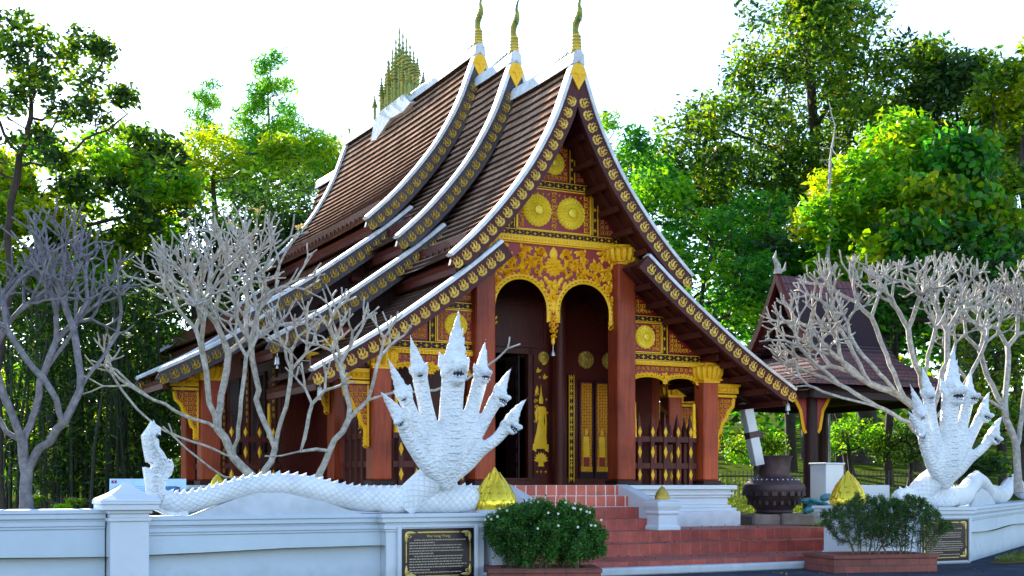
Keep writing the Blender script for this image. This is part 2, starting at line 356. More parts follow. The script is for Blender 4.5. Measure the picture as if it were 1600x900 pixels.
# ------------------------------------------------------------------ ornament helpers (x,z plane, facing -y)
def spiral(mb,cx,cz,r,a0,turns,d,w,y,h=.02,mi=0):
    n=int(9*turns)+4; pts=[];ws=[]
    for i in range(n+1):
        f=i/n; rr=r*(1-.82*f); a=a0+d*2*math.pi*turns*f
        pts.append((cx+rr*math.cos(a),cz+rr*math.sin(a))); ws.append(w*(1-.45*f)+(w*.7 if i==n else 0))
    mb.ribbon(pts,ws,y,h,mi)
def leaf(mb,x,z,a,l,wd,y,h=.02,mi=0,curl=.25):
    c,s_=math.cos(a),math.sin(a)
    P_=[(0,-.25),(.3,-.5),(.65,-.42),(1,curl),(.6,.42),(.3,.5),(0,.25)]
    mb.relief([(x+c*p*l-s_*q*wd,z+s_*p*l+c*q*wd) for p,q in P_],y,h,mi)
def flower(mb,x,z,r,y,h=.03,mi=0,n=8):
    for k in range(n):
        a=2*math.pi*k/n+.2; leaf(mb,x+.25*r*math.cos(a),z+.25*r*math.sin(a),a,r*.78,r*.62,y,h,mi,0)
    mb.relief([(x+.3*r*math.cos(a),z+.3*r*math.sin(a)) for a in lin(0,2*math.pi*7/8,8)],y-h*.6,h,mi)
def quatre(mb,x,z,r,y,mi=0):
    mb.relief([(x+r*f*math.cos(k*math.pi/4),z+r*f*math.sin(k*math.pi/4)) for k in range(8) for f in [1 if k%2==0 else .38]],y,.015,mi)
def rosette(mb,x,z,r,y,mi=0,n=24):
    rs=[1,.95,.9,.86,.60,.55,.5,.32,.28,.26,.1]; hs=[0,.06,.03,.10,.16,.07,.15,.20,.12,.22,.26]
    N=n*4; vs=[]
    for q,(f,hh) in enumerate(zip(rs,hs)):
        for j in range(N):
            a=2*math.pi*j/N; pt=abs(math.sin(a*n/2)); rr=f*r*(1-.05*(1-pt)) if q<3 else f*r
            k=hh*(.45+.55*pt) if q in (3,4,6) else hh
            vs.append((x+rr*math.cos(a),y-k*r*1.1,z+rr*math.sin(a)))
    fs=[(i*N+j,i*N+(j+1)%N,(i+1)*N+(j+1)%N,(i+1)*N+j) for i in range(len(rs)-1) for j in range(N)]
    fs.append([(len(rs)-1)*N+j for j in range(N)]); mb.add(vs,fs,mi)
def fill_scroll(mb,inside,x0,x1,z0,z1,cell,y,mi=0,w=.27):
    cell*=.66; nx=max(1,round((x1-x0)/cell)); nz=max(1,round((z1-z0)/cell)); cx=(x1-x0)/nx; cz=(z1-z0)/nz; r=min(cx,cz)*.42
    for i in range(nx):
        for j in range(nz):
            x=x0+(i+.5)*cx; z=z0+(j+.5)*cz
            if not all(inside(x+a*r*.8,z+b*r*.8) for a in(-1,1) for b in (-1,1)): 
                if inside(x,z): leaf(mb,x-r*.4,z-r*.3,.8,r*1.1,r*.6,y,.015,mi)
                continue
            d=1 if (i+j)%2 else -1
            spiral(mb,x,z,r,math.pi*(.5+(i+j)%2)+.3*i,1.15,d,r*w,y,.018,mi)
            for k in range(4):
                a=k*math.pi/2+.6*d; leaf(mb,x+r*math.cos(a),z+r*math.sin(a),a+.7*d,r*.62,r*.4,y,.018,mi)
def band(mb,x0,x1,z0,z1,y,mi=0,step=None):
    e=(z1-z0)*.1; mb.box(x0,x1,y-.02,y,z0,z0+e,mi); mb.box(x0,x1,y-.02,y,z1-e,z1,mi)
    L=(z1-z0); step=step or L*1.35; n=max(1,int((x1-x0)/step)); s_=(x1-x0)/n
    for i in range(n):
        x=x0+(i+.5)*s_; quatre(mb,x,(z0+z1)/2,L*.36,y,mi)
        for d in (-1,1): mb.relief([(x+s_/2,z0+L/2+d*L*.12),(x+s_/2-L*.16,z0+L/2+d*L*.3),(x+s_/2+L*.16,z0+L/2+d*L*.3)],y,.01,mi)
def vband(mb,x0,x1,z0,z1,y,mi=0):
    e=(x1-x0)*.12; mb.box(x0,x0+e,y-.02,y,z0,z1,mi); mb.box(x1-e,x1,y-.02,y,z0,z1,mi)
    Lw=x1-x0; n=max(1,int((z1-z0)/(Lw*1.3))); s_=(z1-z0)/n
    for i in range(n): quatre(mb,(x0+x1)/2,z0+(i+.5)*s_,Lw*.36,y,mi)
def beads(mb,x0,x1,z,r,y,mi=0,step=None):
    step=step or r*2.4; n=max(1,int((x1-x0)/step))
    for i in range(n):
        x=x0+(i+.5)*(x1-x0)/n; mb.relief([(x-r,z-r),(x+r*.6,z-r),(x+r,z+r),(x-r*.6,z+r)],y,r*.9,mi)
def scallop(mb,pts,w,y,mi=0,holes=1):   # pierced gold border along arch
    mb.ribbon(pts,w,y,.03,mi)
    d=0
    for i in range(1,len(pts)):
        a,b=pts[i-1],pts[i]; l=math.hypot(b[0]-a[0],b[1]-a[1]); d+=l
        if d>w*1.5:
            d=0; nx,nz=-(b[1]-a[1])/l,(b[0]-a[0])/l
            for sgn in (1,):
                x,z=b[0]+nx*w*1.25*sgn,b[1]+nz*w*1.25*sgn
                mb.relief([(x+w*.55*math.cos(q),z+w*.55*math.sin(q)) for q in lin(0,5.24,6)],y,.03,mi)
            mb.add([(b[0]-w*.35,y-.036,b[1]-w*.1),(b[0]+w*.35,y-.036,b[1]-w*.1),(b[0]+w*.35,y-.036,b[1]+w*.18),(b[0]-w*.35,y-.036,b[1]+w*.18)],[(0,1,2,3)],holes)
# ------------------------------------------------------------------ TEMPLE
temple=thing('temple','ornate dark red wooden temple hall with tiered sweeping roofs and gold carved gables','temple',(ORG[0],ORG[1],.6),TH)
BZ=.6
class TB(MB):    # temple-frame builder: z given absolute, root sits at BZ
    def build(s,*a,**k):
        s.v=[(x,y,z-BZ) for x,y,z in s.v]; return MB.build(s,*a,**k)
UP=[(0,10.30),(.10,10.22),(.27,9.76),(.55,8.98),(1.05,8.07),(1.58,7.36),(2.05,6.82),(2.45,6.42),(2.85,6.06)]
LO=[(1.75,6.42),(2.5,5.80),(3.3,5.22),(4.0,4.72),(4.75,4.24),(5.62,3.74)]
LL=[(4.9,3.95),(5.9,3.25),(6.6,2.86),(7.42,2.46)]
def chaikin(p,n=2):
    for _ in range(n):
        q=[p[0]]
        for a,b in zip(p,p[1:]): q+=[(a[0]*.75+b[0]*.25,a[1]*.75+b[1]*.25),(a[0]*.25+b[0]*.75,a[1]*.25+b[1]*.75)]
        p=q+[p[-1]]
    return p
def resample(p,step):
    p=chaikin(p); d=[0]
    for a,b in zip(p,p[1:]): d.append(d[-1]+math.hypot(b[0]-a[0],b[1]-a[1]))
    n=max(2,round(d[-1]/step)); xs=np.interp(lin(0,d[-1],n+1),d,[q[0] for q in p]); zs=np.interp(lin(0,d[-1],n+1),d,[q[1] for q in p])
    out=[]
    for i in range(n+1):
        a=max(i-1,0);b=min(i+1,n); dx,dz=xs[b]-xs[a],zs[b]-zs[a]; l=math.hypot(dx,dz); out.append((xs[i],zs[i],-dz/l,dx/l))
    return out
def off(q,o,side,dz): return (side*(q[0]+q[2]*o) if side*(q[0]+q[2]*o)*side>0 else 0.0, q[1]+q[3]*o+dz)
def motif(mb,x,z,ux,uz,nx,nz,s_,y,mi,flip):
    # flame-like emblem; (ux,uz) along the board, (nx,nz) outward
    def T(a,b): return (x+ux*a*s_*flip+nx*b*s_, z+uz*a*s_*flip+nz*b*s_)
    def rb(pts,w):
        q=[T(*p) for p in pts]; mb.ribbon(q,[w*s_*(1-.55*i/(len(q)-1)) for i in range(len(q))],y,.022,mi)
    j=rnd.uniform(-.04,.04)
    rb([(-.02,-.38),(-.30,-.34),(-.44,-.10),(-.30,.08),(-.16,-.02),(-.24,-.14)],.13)
    rb([(.0,-.38),(.26,-.34),(.42,-.14),(.34,.06),(.20,.02),(.24,-.10)],.12)
    rb([(.0,-.2),(.06+j,.12),(-.08,.34),(.08+j,.58)],.15)
    rb([(-.28,.10),(-.40,.28),(-.26+j,.42),(-.32,.54)],.09); rb([(.28,.08),(.38,.24),(.26,.38+j),(.34,.48)],.09)
def roof_level(prof,side,t0,t1,dz,front,sag,grey,lvl,label=None,tiles=True):
    rs=resample(prof,.20); nt_=max(2,int((t1-t0)/1.2)+1); ts=lin(t0+.02,t1,nt_)
    def sg(t): 
        f=(t-t0)/(t1-t0); return -sag*4*f*(1-f)
    mb=TB(); vs=[];fs=[];uv=[]
    rows=[]
    for i in range(len(rs)-1):
        rows.append((rs[i],-.145,i*.165)); rows.append((rs[i+1],-.085,(i+1)*.165-.002))
    for q,o,v in rows:
        x,z=off(q,o,side,dz)
        for t in ts: vs.append((x,t,z+sg(t)))
    for i in range(len(rows)-1):
        for j in range(nt_-1):
            f=(i*nt_+j,i*nt_+j+1,(i+1)*nt_+j+1,(i+1)*nt_+j); a,b=rows[i][2],rows[i+1][2]
            if side>0: fs.append(f); uv.append([(ts[j],a),(ts[j+1],a),(ts[j+1],b),(ts[j],b)])
            else: fs.append(f[::-1]); uv.append([(ts[j],b),(ts[j+1],b),(ts[j+1],a),(ts[j],a)])
    m_=nt_-1
    for i in range(len(rows)-1): mb.add([],[],0)
    mb.add(vs,fs,0,uv); mb.m=[1 if (k//m_)%2 else 0 for k in range(len(fs))]
    R_=mb.build('roof',['tile','tileshade'],temple,smooth=0)
    if label: R_['label']=label
    # soffit with battens and rafters
    mb=TB(); so_=resample(prof,.5)
    for i in range(len(so_)-1):
        a,b=off(so_[i],-.33,side,dz),off(so_[i+1],-.33,side,dz); c_,d_=off(so_[i],-.25,side,dz),off(so_[i+1],-.25,side,dz)
        if abs(b[0])<.01: continue
        mb.add([(a[0],t0+.1,a[1]),(b[0],t0+.1,b[1]),(b[0],t1,b[1]),(a[0],t1,a[1]),(c_[0],t0+.1,c_[1]),(d_[0],t0+.1,d_[1]),(d_[0],t1,d_[1]),(c_[0],t1,c_[1])],
               [(0,1,2,3),(4,7,6,5),(0,4,5,1),(1,5,6,2),(2,6,7,3),(3,7,4,0)])
    for i in range(1,len(so_)):     # purlins running along the ridge direction
        x,z=off(so_[i],-.40,side,dz)
        if abs(x)>.15: mb.box(x-.05,x+.05,t0+.1,t1,z-.07,z+.05)
    for k in range(int((t1-t0)/.85)):
        t=t0+.45+k*.85
        for i in range(len(so_)-1):
            a,b=off(so_[i],-.33,side,dz),off(so_[i+1],-.33,side,dz); a2,b2=off(so_[i],-.39,side,dz),off(so_[i+1],-.39,side,dz)
            if abs(a2[0])<.05: continue
            mb.add([(a[0],t,a[1]),(b[0],t,b[1]),(b2[0],t,b2[1]),(a2[0],t,a2[1]),(a[0],t+.08,a[1]),(b[0],t+.08,b[1]),(b2[0],t+.08,b2[1]),(a2[0],t+.08,a2[1])],
                   [(0,3,2,1),(4,5,6,7),(3,7,6,2),(1,2,6,5)])
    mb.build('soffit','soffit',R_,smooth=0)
    # bargeboards
    for (tt,sg_) in ([(t0,-1)] if front else [])+([(t1,1)] if front=='both' else []):
        mb=TB(); ya,yb=(tt-.08,tt+.02) if sg_<0 else (tt-.02,tt+.08)
        rb=resample(prof,.2); n=len(rb); top=[];bot=[]
        for i,q in enumerate(rb):
            top.append(off(q,-.10,side,dz)); wd=.34 if i<n-2 else (.34 if i==n-2 else .26); bot.append(off(q,-.10-wd,side,dz))
        q=rb[-1]; ex,ez=q[3],-q[2]; tip=(side*(q[0]+ex*.16+q[2]*-.2),q[1]+ez*.16-q[3]*.2+dz)
        for i in range(n-1):
            mb.prism([top[i],top[i+1],bot[i+1],bot[i]],ya,yb,0)
        mb.prism([top[-1],tip,bot[-1]],ya,yb,0)
        rm=resample(prof,.25)
        for i in range(1 if lvl else 2,len(rm)):
            q=rm[i]; x,z=off(q,-.27,side,dz)
            if abs(x)<.12: continue
            motif(mb,x,z,side*q[3],-q[2],side*q[2],q[3],.205,ya-.003,1,1)
        bb=mb.build('bargeboard',['boardg' if grey else 'board','goldd' if grey else 'golddim'],R_,smooth=0)
        mb=TB(); c0,c1=(tt-.11,tt+.13) if sg_<0 else (tt-.13,tt+.11)
        T=[off(q,-.02,side,dz) for q in rb]; B=[off(q,-.10,side,dz) for q in rb]; vs=[]
        for a,b in zip(T,B): vs+=[(a[0],c0,a[1]-.02),(a[0],(c0+c1)/2,a[1]+.01),(a[0],c1,a[1]-.03),(b[0],c1,b[1]),(b[0],c0,b[1])]
        fs=[(5*i+k,5*i+(k+1)%5,5*i+5+(k+1)%5,5*i+5+k) for i in range(n-1) for k in range(5)]+[(0,1,2,3,4)[::-1],tuple(5*(n-1)+k for k in range(5))]
        if side>0: fs=[f[::-1] for f in fs]
        mb.add(vs,fs); mb.build('white_verge','capwhite',bb,smooth=40)
    return R_
def chofa(parent,t,z,s_=1,dirn=-1):
    mb=TB(); pts=[(.34,-.16,.05),(.12,-.02,.10),(0,.12,.105),(-.01,.32,.085),(.06,.5,.068),(.03,.64,.078),(-.10,.76,.08),(-.14,.86,.055),(-.10,.97,.036),(-.14,1.1,.026),(-.30,1.26,.016),(-.50,1.42,.003)]
    mb.tube([(0,t+a*s_*-dirn*1.0 if dirn<0 else t-a*s_,z+b*s_) for a,b,r in pts],[r*s_ for a,b,r in pts],8,0)
    mb.tube([(0,t-(.08)*s_,z+.74*s_),(0,t-.17*s_,z+.70*s_),(0,t-.2*s_,z+.6*s_)],[.05*s_,.03*s_,.004],6,0)
    for k in range(5):
        mb.lathe(0,t,[(.115*s_-.004*k,z+(.08+.07*k)*s_),(.10*s_-.006*k,z+(.12+.07*k)*s_)],8,1)
    for k in range(6):   # crest flames down the ridge behind the finial
        a=.3+.16*k; mb.tube([(0,t+a*s_,z-.12*s_-.015*k),(0,t+(a-.02)*s_,z+(.10-.01*k)*s_),(0,t+(a-.12)*s_,z+(.2-.02*k)*s_)],[.05*s_,.035*s_,.003],5,0,sq=.5)
    return mb.build('finial',['green','gold'],parent)
def tier(t0,t1,dz,levels,sag,grey,front,chof=True):
    first=None
    for li,prof in enumerate(levels):
        for side in (-1,1):
            r_=roof_level(prof,side,t0,t1,dz,front,sag,grey,li)
            if first is None: first=r_
    ax=UP[0][1]+dz
    mb=TB(); ts=lin(t0-.12,t1+.1,14); vs=[]
    for t in ts:
        f=(t-t0)/(t1-t0); z=ax-sag*4*f*(1-f)+.12*max(0,1-(t-t0)/.7)**2*0
        vs+=[(-.14,t,z-.22),(-.12,t,z-.02),(-.05,t,z+.07),(.05,t,z+.07),(.12,t,z-.02),(.14,t,z-.22)]
    mb.add(vs,[(6*i+k,6*i+6+k,6*i+7+k,6*i+k+1) for i in range(13) for k in range(5)]+[(0,1,2,3,4,5),tuple(78+k for k in range(6))[::-1]])
    mb.build('ridge_cap','capwhite',first,smooth=30)
    if chof: chofa(first,t0-.02,ax,1)
    if front:
        mb=TB(); z0=ax-.62; poly=[(0,z0-.12),(.19,z0+.2),(.13,z0+.34),(0,z0+.48),(-.13,z0+.34),(-.19,z0+.2)]
        mb.prism(poly,t0-.12,t0-.085,0); mb.relief([(x*.8,(z-z0-.2)*.8+z0+.2) for x,z in poly],t0-.12,.05,0); quatre(mb,0,z0+.2,.13,t0-.16)
        mb.build('apex_lozenge','gold',first,smooth=0)
    return first
def under(prof,dz,o=-.3,zmin=None,x0=0,x1=99):
    pts=[(q[0]+q[2]*o,q[1]+q[3]*o+dz) for q in resample(prof,.25)]
    pts=[p for p in pts if p[0]>.02]
    return [p for p in pts if (zmin is None or p[1]>zmin) and x0<p[0]<x1]
D2,D3=.82,1.56
tier(0,3.3,0,[UP,LO],0.03,False,True)
tier(2.77,5.3,D2,[UP,LO],0.03,True,True)
t3=tier(4.62,13.6,D3,[UP,LO],.05,True,'both')
for side in (-1,1): roof_level(LL,side,4.62,7.0,D3,'both',0,True,2)
tier(12.9,16.2,D2-.0,[UP,LO],.03,True,False,False)
chofa(t3,13.5,UP[0][1]+D3-.05,.4,1)
# plaster moon + spires on the main ridge
zr=UP[0][1]+D3-.14
mb=TB(); mb.prism([(8.2,zr-.25),(8.5,zr-.05),(8.7,zr+.10),(10.5,zr+.08),(10.8,zr-.05),(11.1,zr-.55),(10.7,zr-.62),(9.6,zr-.30),(8.7,zr-.35)],-.24,.24)
mb.v=[(y,x,z) for x,y,z in mb.v]; mb.f=[f[::-1] for f in mb.f]
mb.build('ridge_plaster','capwhite',t3,smooth=30)
def spire(mb,x,y,z,hh,s_):
    prof=[(.055*s_,z),(.05*s_,z+hh*.5)]
    for k in range(6):
        zz=z+hh*(.5+.07*k); r=(.12-.016*k)*s_; prof+=[(r*.6,zz),(r,zz+hh*.015),(r*.95,zz+hh*.03),(r*.5,zz+hh*.045)]
    prof+=[(.02,z+hh*.94),(.035*s_,z+hh*.96),(.004,z+hh*1.05)]
    mb.lathe(x,y,prof,6)
for k in range(11):
    f=(k-5)/5; t=9.55+f*1.25; hh=2.05-1.15*abs(f)**1.1
    mb=TB(); spire(mb,0,t,zr+.05,hh,1.0)
    if k%2==0: 
        spire(mb,-.2,t+.08,zr,hh*.72,.85); spire(mb,.2,t+.08,zr,hh*.72,.85)
    for q in range(4): mb.box(-.03,.03,t-.12,t+.12,zr+hh*(.3+.11*q),zr+hh*(.3+.11*q)+.03)
    mb.build('spire','green',t3)
# vertical boards closing the step between roof levels
for t0,t1,dz,lv in ((.3,3.3,0,1),(3.1,5.3,D2,1),(5,13.4,D3,2)):
    for side in (-1,1):
        mb=TB(); mb.box(*sorted((side*2.22,side*2.32)),t0,t1,5.75+dz,6.55+dz)
        for k in range(int((t1-t0)/.3)): mb.box(*sorted((side*2.32,side*2.36)),t0+.1+.3*k,t0+.16+.3*k,5.9+dz,6.4+dz)
        if lv==2: mb.box(*sorted((side*5.1,side*5.2)),t0,t1,3.5+dz,4.1+dz)
        mb.build('clerestory_board','wood',temple,smooth=0)
# ------------------------------------------------------------------ gable wall of the porch
G=.95
def gable(t,dz,zl_up,zl_lo,m,w=.1):
    a=under(UP,dz,-.28,zl_up); 
    mb=TB(); poly=[(-a[-1][0],zl_up)]+[(-x,z) for x,z in a[::-1]]+a+[(a[-1][0],zl_up)]
    mb.prism(poly,t,t+w)
    b=under(LO,dz,-.28,zl_lo)
    for s_ in (-1,1):
        pl=[(s_*1.6,zl_lo),(s_*1.6,zl_up+.2)]+[(s_*x,z) for x,z in b if x>1.7]+[(s_*b[-1][0],zl_lo)]
        mb.prism(pl,t+.002,t+w-.002)
    return mb.build('gable_wall',m,temple,smooth=0)
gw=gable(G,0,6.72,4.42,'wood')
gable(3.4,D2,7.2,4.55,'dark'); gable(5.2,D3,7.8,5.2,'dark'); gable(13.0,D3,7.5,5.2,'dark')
# upper tympanum
Y=G
mb=TB(); mb.box(-.86,.86,Y-.03,Y,6.88,7.72,1)
fill_scroll(mb,lambda x,z: min(abs(x-.4),abs(x+.4))>.33 or abs(z-7.28)>.33,-.84,.84,6.9,7.7,.2,Y-.035)
for x in (-.4,.4): rosette(mb,x,7.28,.345,Y-.035,2)
for a,b,c_,d_ in ((-.9,.9,6.86,6.88),(-.9,.9,7.72,7.745),(-.9,-.86,6.86,7.74),(.86,.9,6.86,7.74)): mb.box(a,b,Y-.05,Y,c_,d_)
mb.build('rosette_panel',['gold','red','rosgold'],gw)
mb=TB(); mb.box(-.34,.34,Y-.03,Y,7.93,8.75,1); rosette(mb,0,8.3,.25,Y-.035,2,16)
fill_scroll(mb,lambda x,z: math.hypot(x,z-8.3)>.25,-.32,.32,7.95,8.73,.15,Y-.035); mb.build('upper_rosette_panel',['gold','red','rosgold'],gw)
mb=TB(); mb.box(-1.62,1.62,Y-.025,Y-.001,6.72,6.86,1); band(mb,-1.62,1.62,6.725,6.855,Y-.026); mb.box(-.84,.84,Y-.025,Y-.001,7.76,7.92,1); band(mb,-.84,.84,7.77,7.91,Y-.026)
for s_ in (-1,1):
    mb.box(*sorted((s_*.93,s_*1.07)),Y-.022,Y-.001,6.87,7.75,1); vband(mb,*sorted((s_*.93,s_*1.07)),6.87,7.75,Y-.023)
    mb.box(*sorted((s_*.37,s_*.5)),Y-.022,Y-.001,7.93,8.7,1); vband(mb,*sorted((s_*.37,s_*.5)),7.93,8.7,Y-.023)
mb.build('gable_bands',['gold','dark'],gw)
for s_ in (-1,1):
    mb=TB(); tri=[(s_*1.1,6.88),(s_*1.56,6.88),(s_*1.1,7.45)]; mb.prism(tri,Y-.02,Y-.001,1)
    fill_scroll(mb,lambda x,z: abs(x)>1.12 and z>6.9 and (abs(x)-1.1)/.46+(z-6.88)/.57<.95,*sorted((s_*1.12,s_*1.55)),6.9,7.45,.17,Y-.022)
    mb.build('corner_panel',['goldd','red'],gw)
    mb=TB(); tri=[(s_*.53,7.95),(s_*.80,7.95),(s_*.53,8.4)]; mb.prism(tri,Y-.02,Y-.001,1)
    fill_scroll(mb,lambda x,z: (abs(x)-.53)/.27+(z-7.95)/.45<.9,*sorted((s_*.54,s_*.8)),7.96,8.4,.15,Y-.022)
    mb.build('corner_panel',['goldd','red'],gw)
# central arched frieze
def arch_pts(c,a,b,z0,drop,n=22): return [(c-a,z0-drop)]+[(c-a*math.cos(q),z0+b*math.sin(q)) for q in lin(0,math.pi,n)]+[(c+a,z0-drop)]
Z0=5.22
A1=arch_pts(-.76,.655,.66,Z0,.25); A2=arch_pts(.76,.655,.66,Z0,.25)
mb=TB()
poly=[(-1.47,6.58),(-1.47,4.97)]+A1+[(-.06,4.82),(.06,4.82)]+A2+[(1.47,4.97),(1.47,6.58)]
mb.prism(poly,Y-.0,Y+.08,1)
for A in (A1,A2): scallop(mb,A,.055,Y-.002,0,2)
def inarch(x,z):
    for c in (-.76,.76):
        if abs(x-c)<.74 and z<Z0+.74*math.sqrt(max(0,1-((x-c)/.74)**2))+.02: return False
    return z>5.5 and abs(x)<1.45 and z<6.55
for s_ in (-1,1):
    sp=lambda x,z,r,a,tn,d,w: spiral(mb,s_*x,z,r,a if s_>0 else math.pi-a,tn,d*s_,w*1.2,Y-.004,.055)
    lf=lambda x,z,a,l,wd: [leaf(mb,s_*x,z,(a+q) if s_>0 else math.pi-a-q,l*k,wd*s_*k,Y-.004,.055) for q,k in ((0,1.1),(.9,.75),(-.9,.75))]
    def vine(x,z,r,a0,d,n=9,w_=.021):
        w_*=1.55; n=max(3,int(n*.75))
        sp(x,z,r,a0,1.0,d,w_)
        for k in range(n):
            q=a0+d*2*math.pi*k/n*.85; f=1-.82*(k/n*.85); px_,pz_=x+r*f*math.cos(q),z+r*f*math.sin(q)
            o=1 if k%2 else -1
            cx_,cz_=px_+math.cos(q)*.055*o,pz_+math.sin(q)*.055*o
            if inarch(s_*cx_,cz_): sp(cx_,cz_,.055,q+2*o,1.0,-d*o,.021); 
            if inarch(s_*(px_+math.cos(q)*.09),pz_+math.sin(q)*.09): lf(px_,pz_,q+d*.9,.12,.07)
        flower(mb,s_*x,z,r*.42,Y-.004,.04,0,6)
    def lf(x,z,a,l,wd): leaf(mb,s_*x,z,a if s_>0 else math.pi-a,l,wd*s_,Y-.004,.04)
    vine(.47,6.16,.23,-2.0,-1,10); vine(.95,6.20,.235,2.6,1,10); vine(1.30,6.02,.15,2.4,-1,7); vine(.28,6.43,.10,0,1,5,.016); vine(.70,6.46,.08,3,1,4,.014); vine(1.30,6.42,.11,3.6,-1,6,.016)
    vine(1.36,5.74,.09,2,1,5,.014); vine(1.39,5.50,.06,2,-1,4,.012); vine(.71,5.98,.07,1,1,4,.013); vine(1.08,5.93,.06,1,-1,4,.012)
    for x,z,a_,l in ((.22,5.92,-2.2,.22),(.3,5.84,-2.0,.18),(.16,6.34,.9,.2),(.68,6.28,1.5,.2),(.72,6.1,-1.2,.15),(1.17,6.3,1.2,.17),(1.15,6.1,-.9,.14),(.5,6.47,.2,.16),(1.05,6.5,.1,.18),(1.43,6.2,1.5,.18),(1.42,5.9,-1.5,.14),(1.43,5.3,-1.5,.15),(1.43,5.62,-1.4,.12)): lf(x,z,a_,l,l*.45)
flower(mb,0,6.14,.22,Y-.004,.07,0,12); flower(mb,0,6.14,.13,Y-.05,.05,0,8)
for z,r in ((5.72,.17),(5.5,.13)): flower(mb,0,z,r,Y-.004,.05,0,6)
leaf(mb,0,5.45,-math.pi/2,.3,.14,Y-.004,.04,0,0); leaf(mb,0,6.3,math.pi/2,.26,.2,Y-.004,.04,0,0)
for z,r in ((5.05,.13),(4.92,.12),(4.80,.10),(4.68,.07)):
    for s_ in (-1,1): spiral(mb,s_*r*.55,z,r*.6,math.pi/2,1.1,s_,.02,Y-.006,.04)
for s_ in (-1,1):
    for z in (5.02,4.92): spiral(mb,s_*1.40,z,.07,0,1.1,s_,.02,Y-.006,.03)
mb.ell((0,Y+.02,4.58),(.045,.045,.09),8,0); 
mb.build('arched_frieze',['gold','red','dark'],gw)
mb=TB(); mb.tube([(0,Y+.02,4.5),(0,Y+.02,4.38)],.008,5,0); mb.lathe(0,Y+.02,[(.05,4.27),(.045,4.33),(.02,4.38)],8); mb.build('wind_bell','metal',gw)
mb=TB(); mb.box(-1.5,1.5,Y-.07,Y+.05,6.6,6.72); beads(mb,-1.5,1.5,6.66,.03,Y-.072); mb.box(-1.5,1.5,Y-.045,Y+.04,6.57,6.6); mb.build('cornice','gold',gw,bevel=.008)
# side bays
for s_ in (-1,1):
    L=lambda a,b:sorted((s_*a,s_*b))
    mb=TB(); mb.box(*L(1.9,2.66),Y-.03,Y,4.46,5.08,1); rosette(mb,s_*2.26,4.78,.26,Y-.034,2,18)
    fill_scroll(mb,lambda x,z: math.hypot(x-s_*2.26,z-4.78)>.27,*L(1.92,2.64),4.48,5.06,.15,Y-.034)
    for a,b,c_,d_ in ((1.9,2.68,4.44,4.46),(1.9,2.68,5.08,5.1),(2.66,2.68,4.44,5.1)): mb.box(*L(a,b),Y-.045,Y,c_,d_)
    mb.build('rosette_panel',['gold','red','rosgold'],gw)
    mb=TB(); mb.box(*L(1.88,3.7),Y-.022,Y-.001,4.27,4.43,1); band(mb,*L(1.88,3.7),4.275,4.425,Y-.023)
    mb.box(*L(1.88,2.75),Y-.022,Y-.001,5.11,5.25,1); band(mb,*L(1.88,2.75),5.115,5.245,Y-.023)
    mb.box(*L(2.7,2.84),Y-.022,Y-.001,4.44,5.1,1); vband(mb,*L(2.7,2.84),4.44,5.1,Y-.023); mb.build('gable_bands',['gold','dark'],gw)
    mb=TB(); mb.prism([(s_*2.88,4.46),(s_*3.62,4.46),(s_*2.88,5.0)],Y-.02,Y-.001,1); fill_scroll(mb,lambda x,z:(abs(x)-2.88)/.74+(z-4.46)/.54<.92,*L(2.9,3.6),4.48,4.98,.15,Y-.022)
    mb.build('corner_panel',['gold','red'],gw,smooth=0); mb=TB(); mb.prism([(s_*1.9,5.28),(s_*2.6,5.28),(s_*1.9,5.85)],Y-.02,Y-.001,1); fill_scroll(mb,lambda x,z:(abs(x)-1.9)/.7+(z-5.28)/.57<.92,*L(1.92,2.5),5.3,5.8,.15,Y-.022)
    mb.build('corner_panel',['gold','red'],gw)
    mb=TB(); mb.box(*L(1.9,3.7),Y-.08,Y+.05,4.17,4.26); beads(mb,*L(1.9,3.7),4.21,.03,Y-.082)
    B1=arch_pts(2.37,.42,.14,3.82,.04,12); B2=arch_pts(3.24,.42,.14,3.82,.04,12)
    pl=[(1.88,4.16),(1.88,3.7)]+B1+[(2.80,3.70)]+B2+[(3.7,3.7),(3.7,4.16)]
    mb.prism([(s_*x,z) for x,z in pl],Y-.0,Y+.07,1)
    for B in (B1,B2): scallop(mb,[(s_*x,z) for x,z in B],.045,Y-.002,0,2)
    fill_scroll(mb,lambda x,z: z>3.98,*L(1.9,3.68),3.96,4.15,.19,Y-.006)
    for x in (2.8,): flower(mb,s_*x,3.93,.12,Y-.006,.04,0,6)
    mb.build('bay_frieze',['gold','red','dark'],gw)
# ------------------------------------------------------------------ columns
def capital(mb,x,y,z0,z1,r):
    h=z1-z0; mb.box(x-r-.02,x+r+.02,y-r-.02,y+r+.02,z0,z0+h*.12); mb.box(x-r-.06,x+r+.06,y-r-.06,y+r+.06,z0+h*.12,z0+h*.2)
    for k in range(16):
        a=2*math.pi*k/16; rr=r*1.18/max(abs(math.cos(a)),abs(math.sin(a))) if False else r*1.28
        px,py=x+rr*math.cos(a),y+rr*math.sin(a); o=(math.cos(a),math.sin(a))
        mb.tube([(px,py,z0+h*.2),(px+o[0]*.05,py+o[1]*.05,z0+h*.5),(px+o[0]*.08,py+o[1]*.08,z0+h*.82),(px+o[0]*.15,py+o[1]*.15,z0+h*.76)],[.05,.075,.06,.02],6)
    mb.lathe(x,y,[(r*1.2,z0+h*.18),(r*1.25,z0+h*.6),(r*1.45,z0+h*.85),(r*1.3,z1)],12)
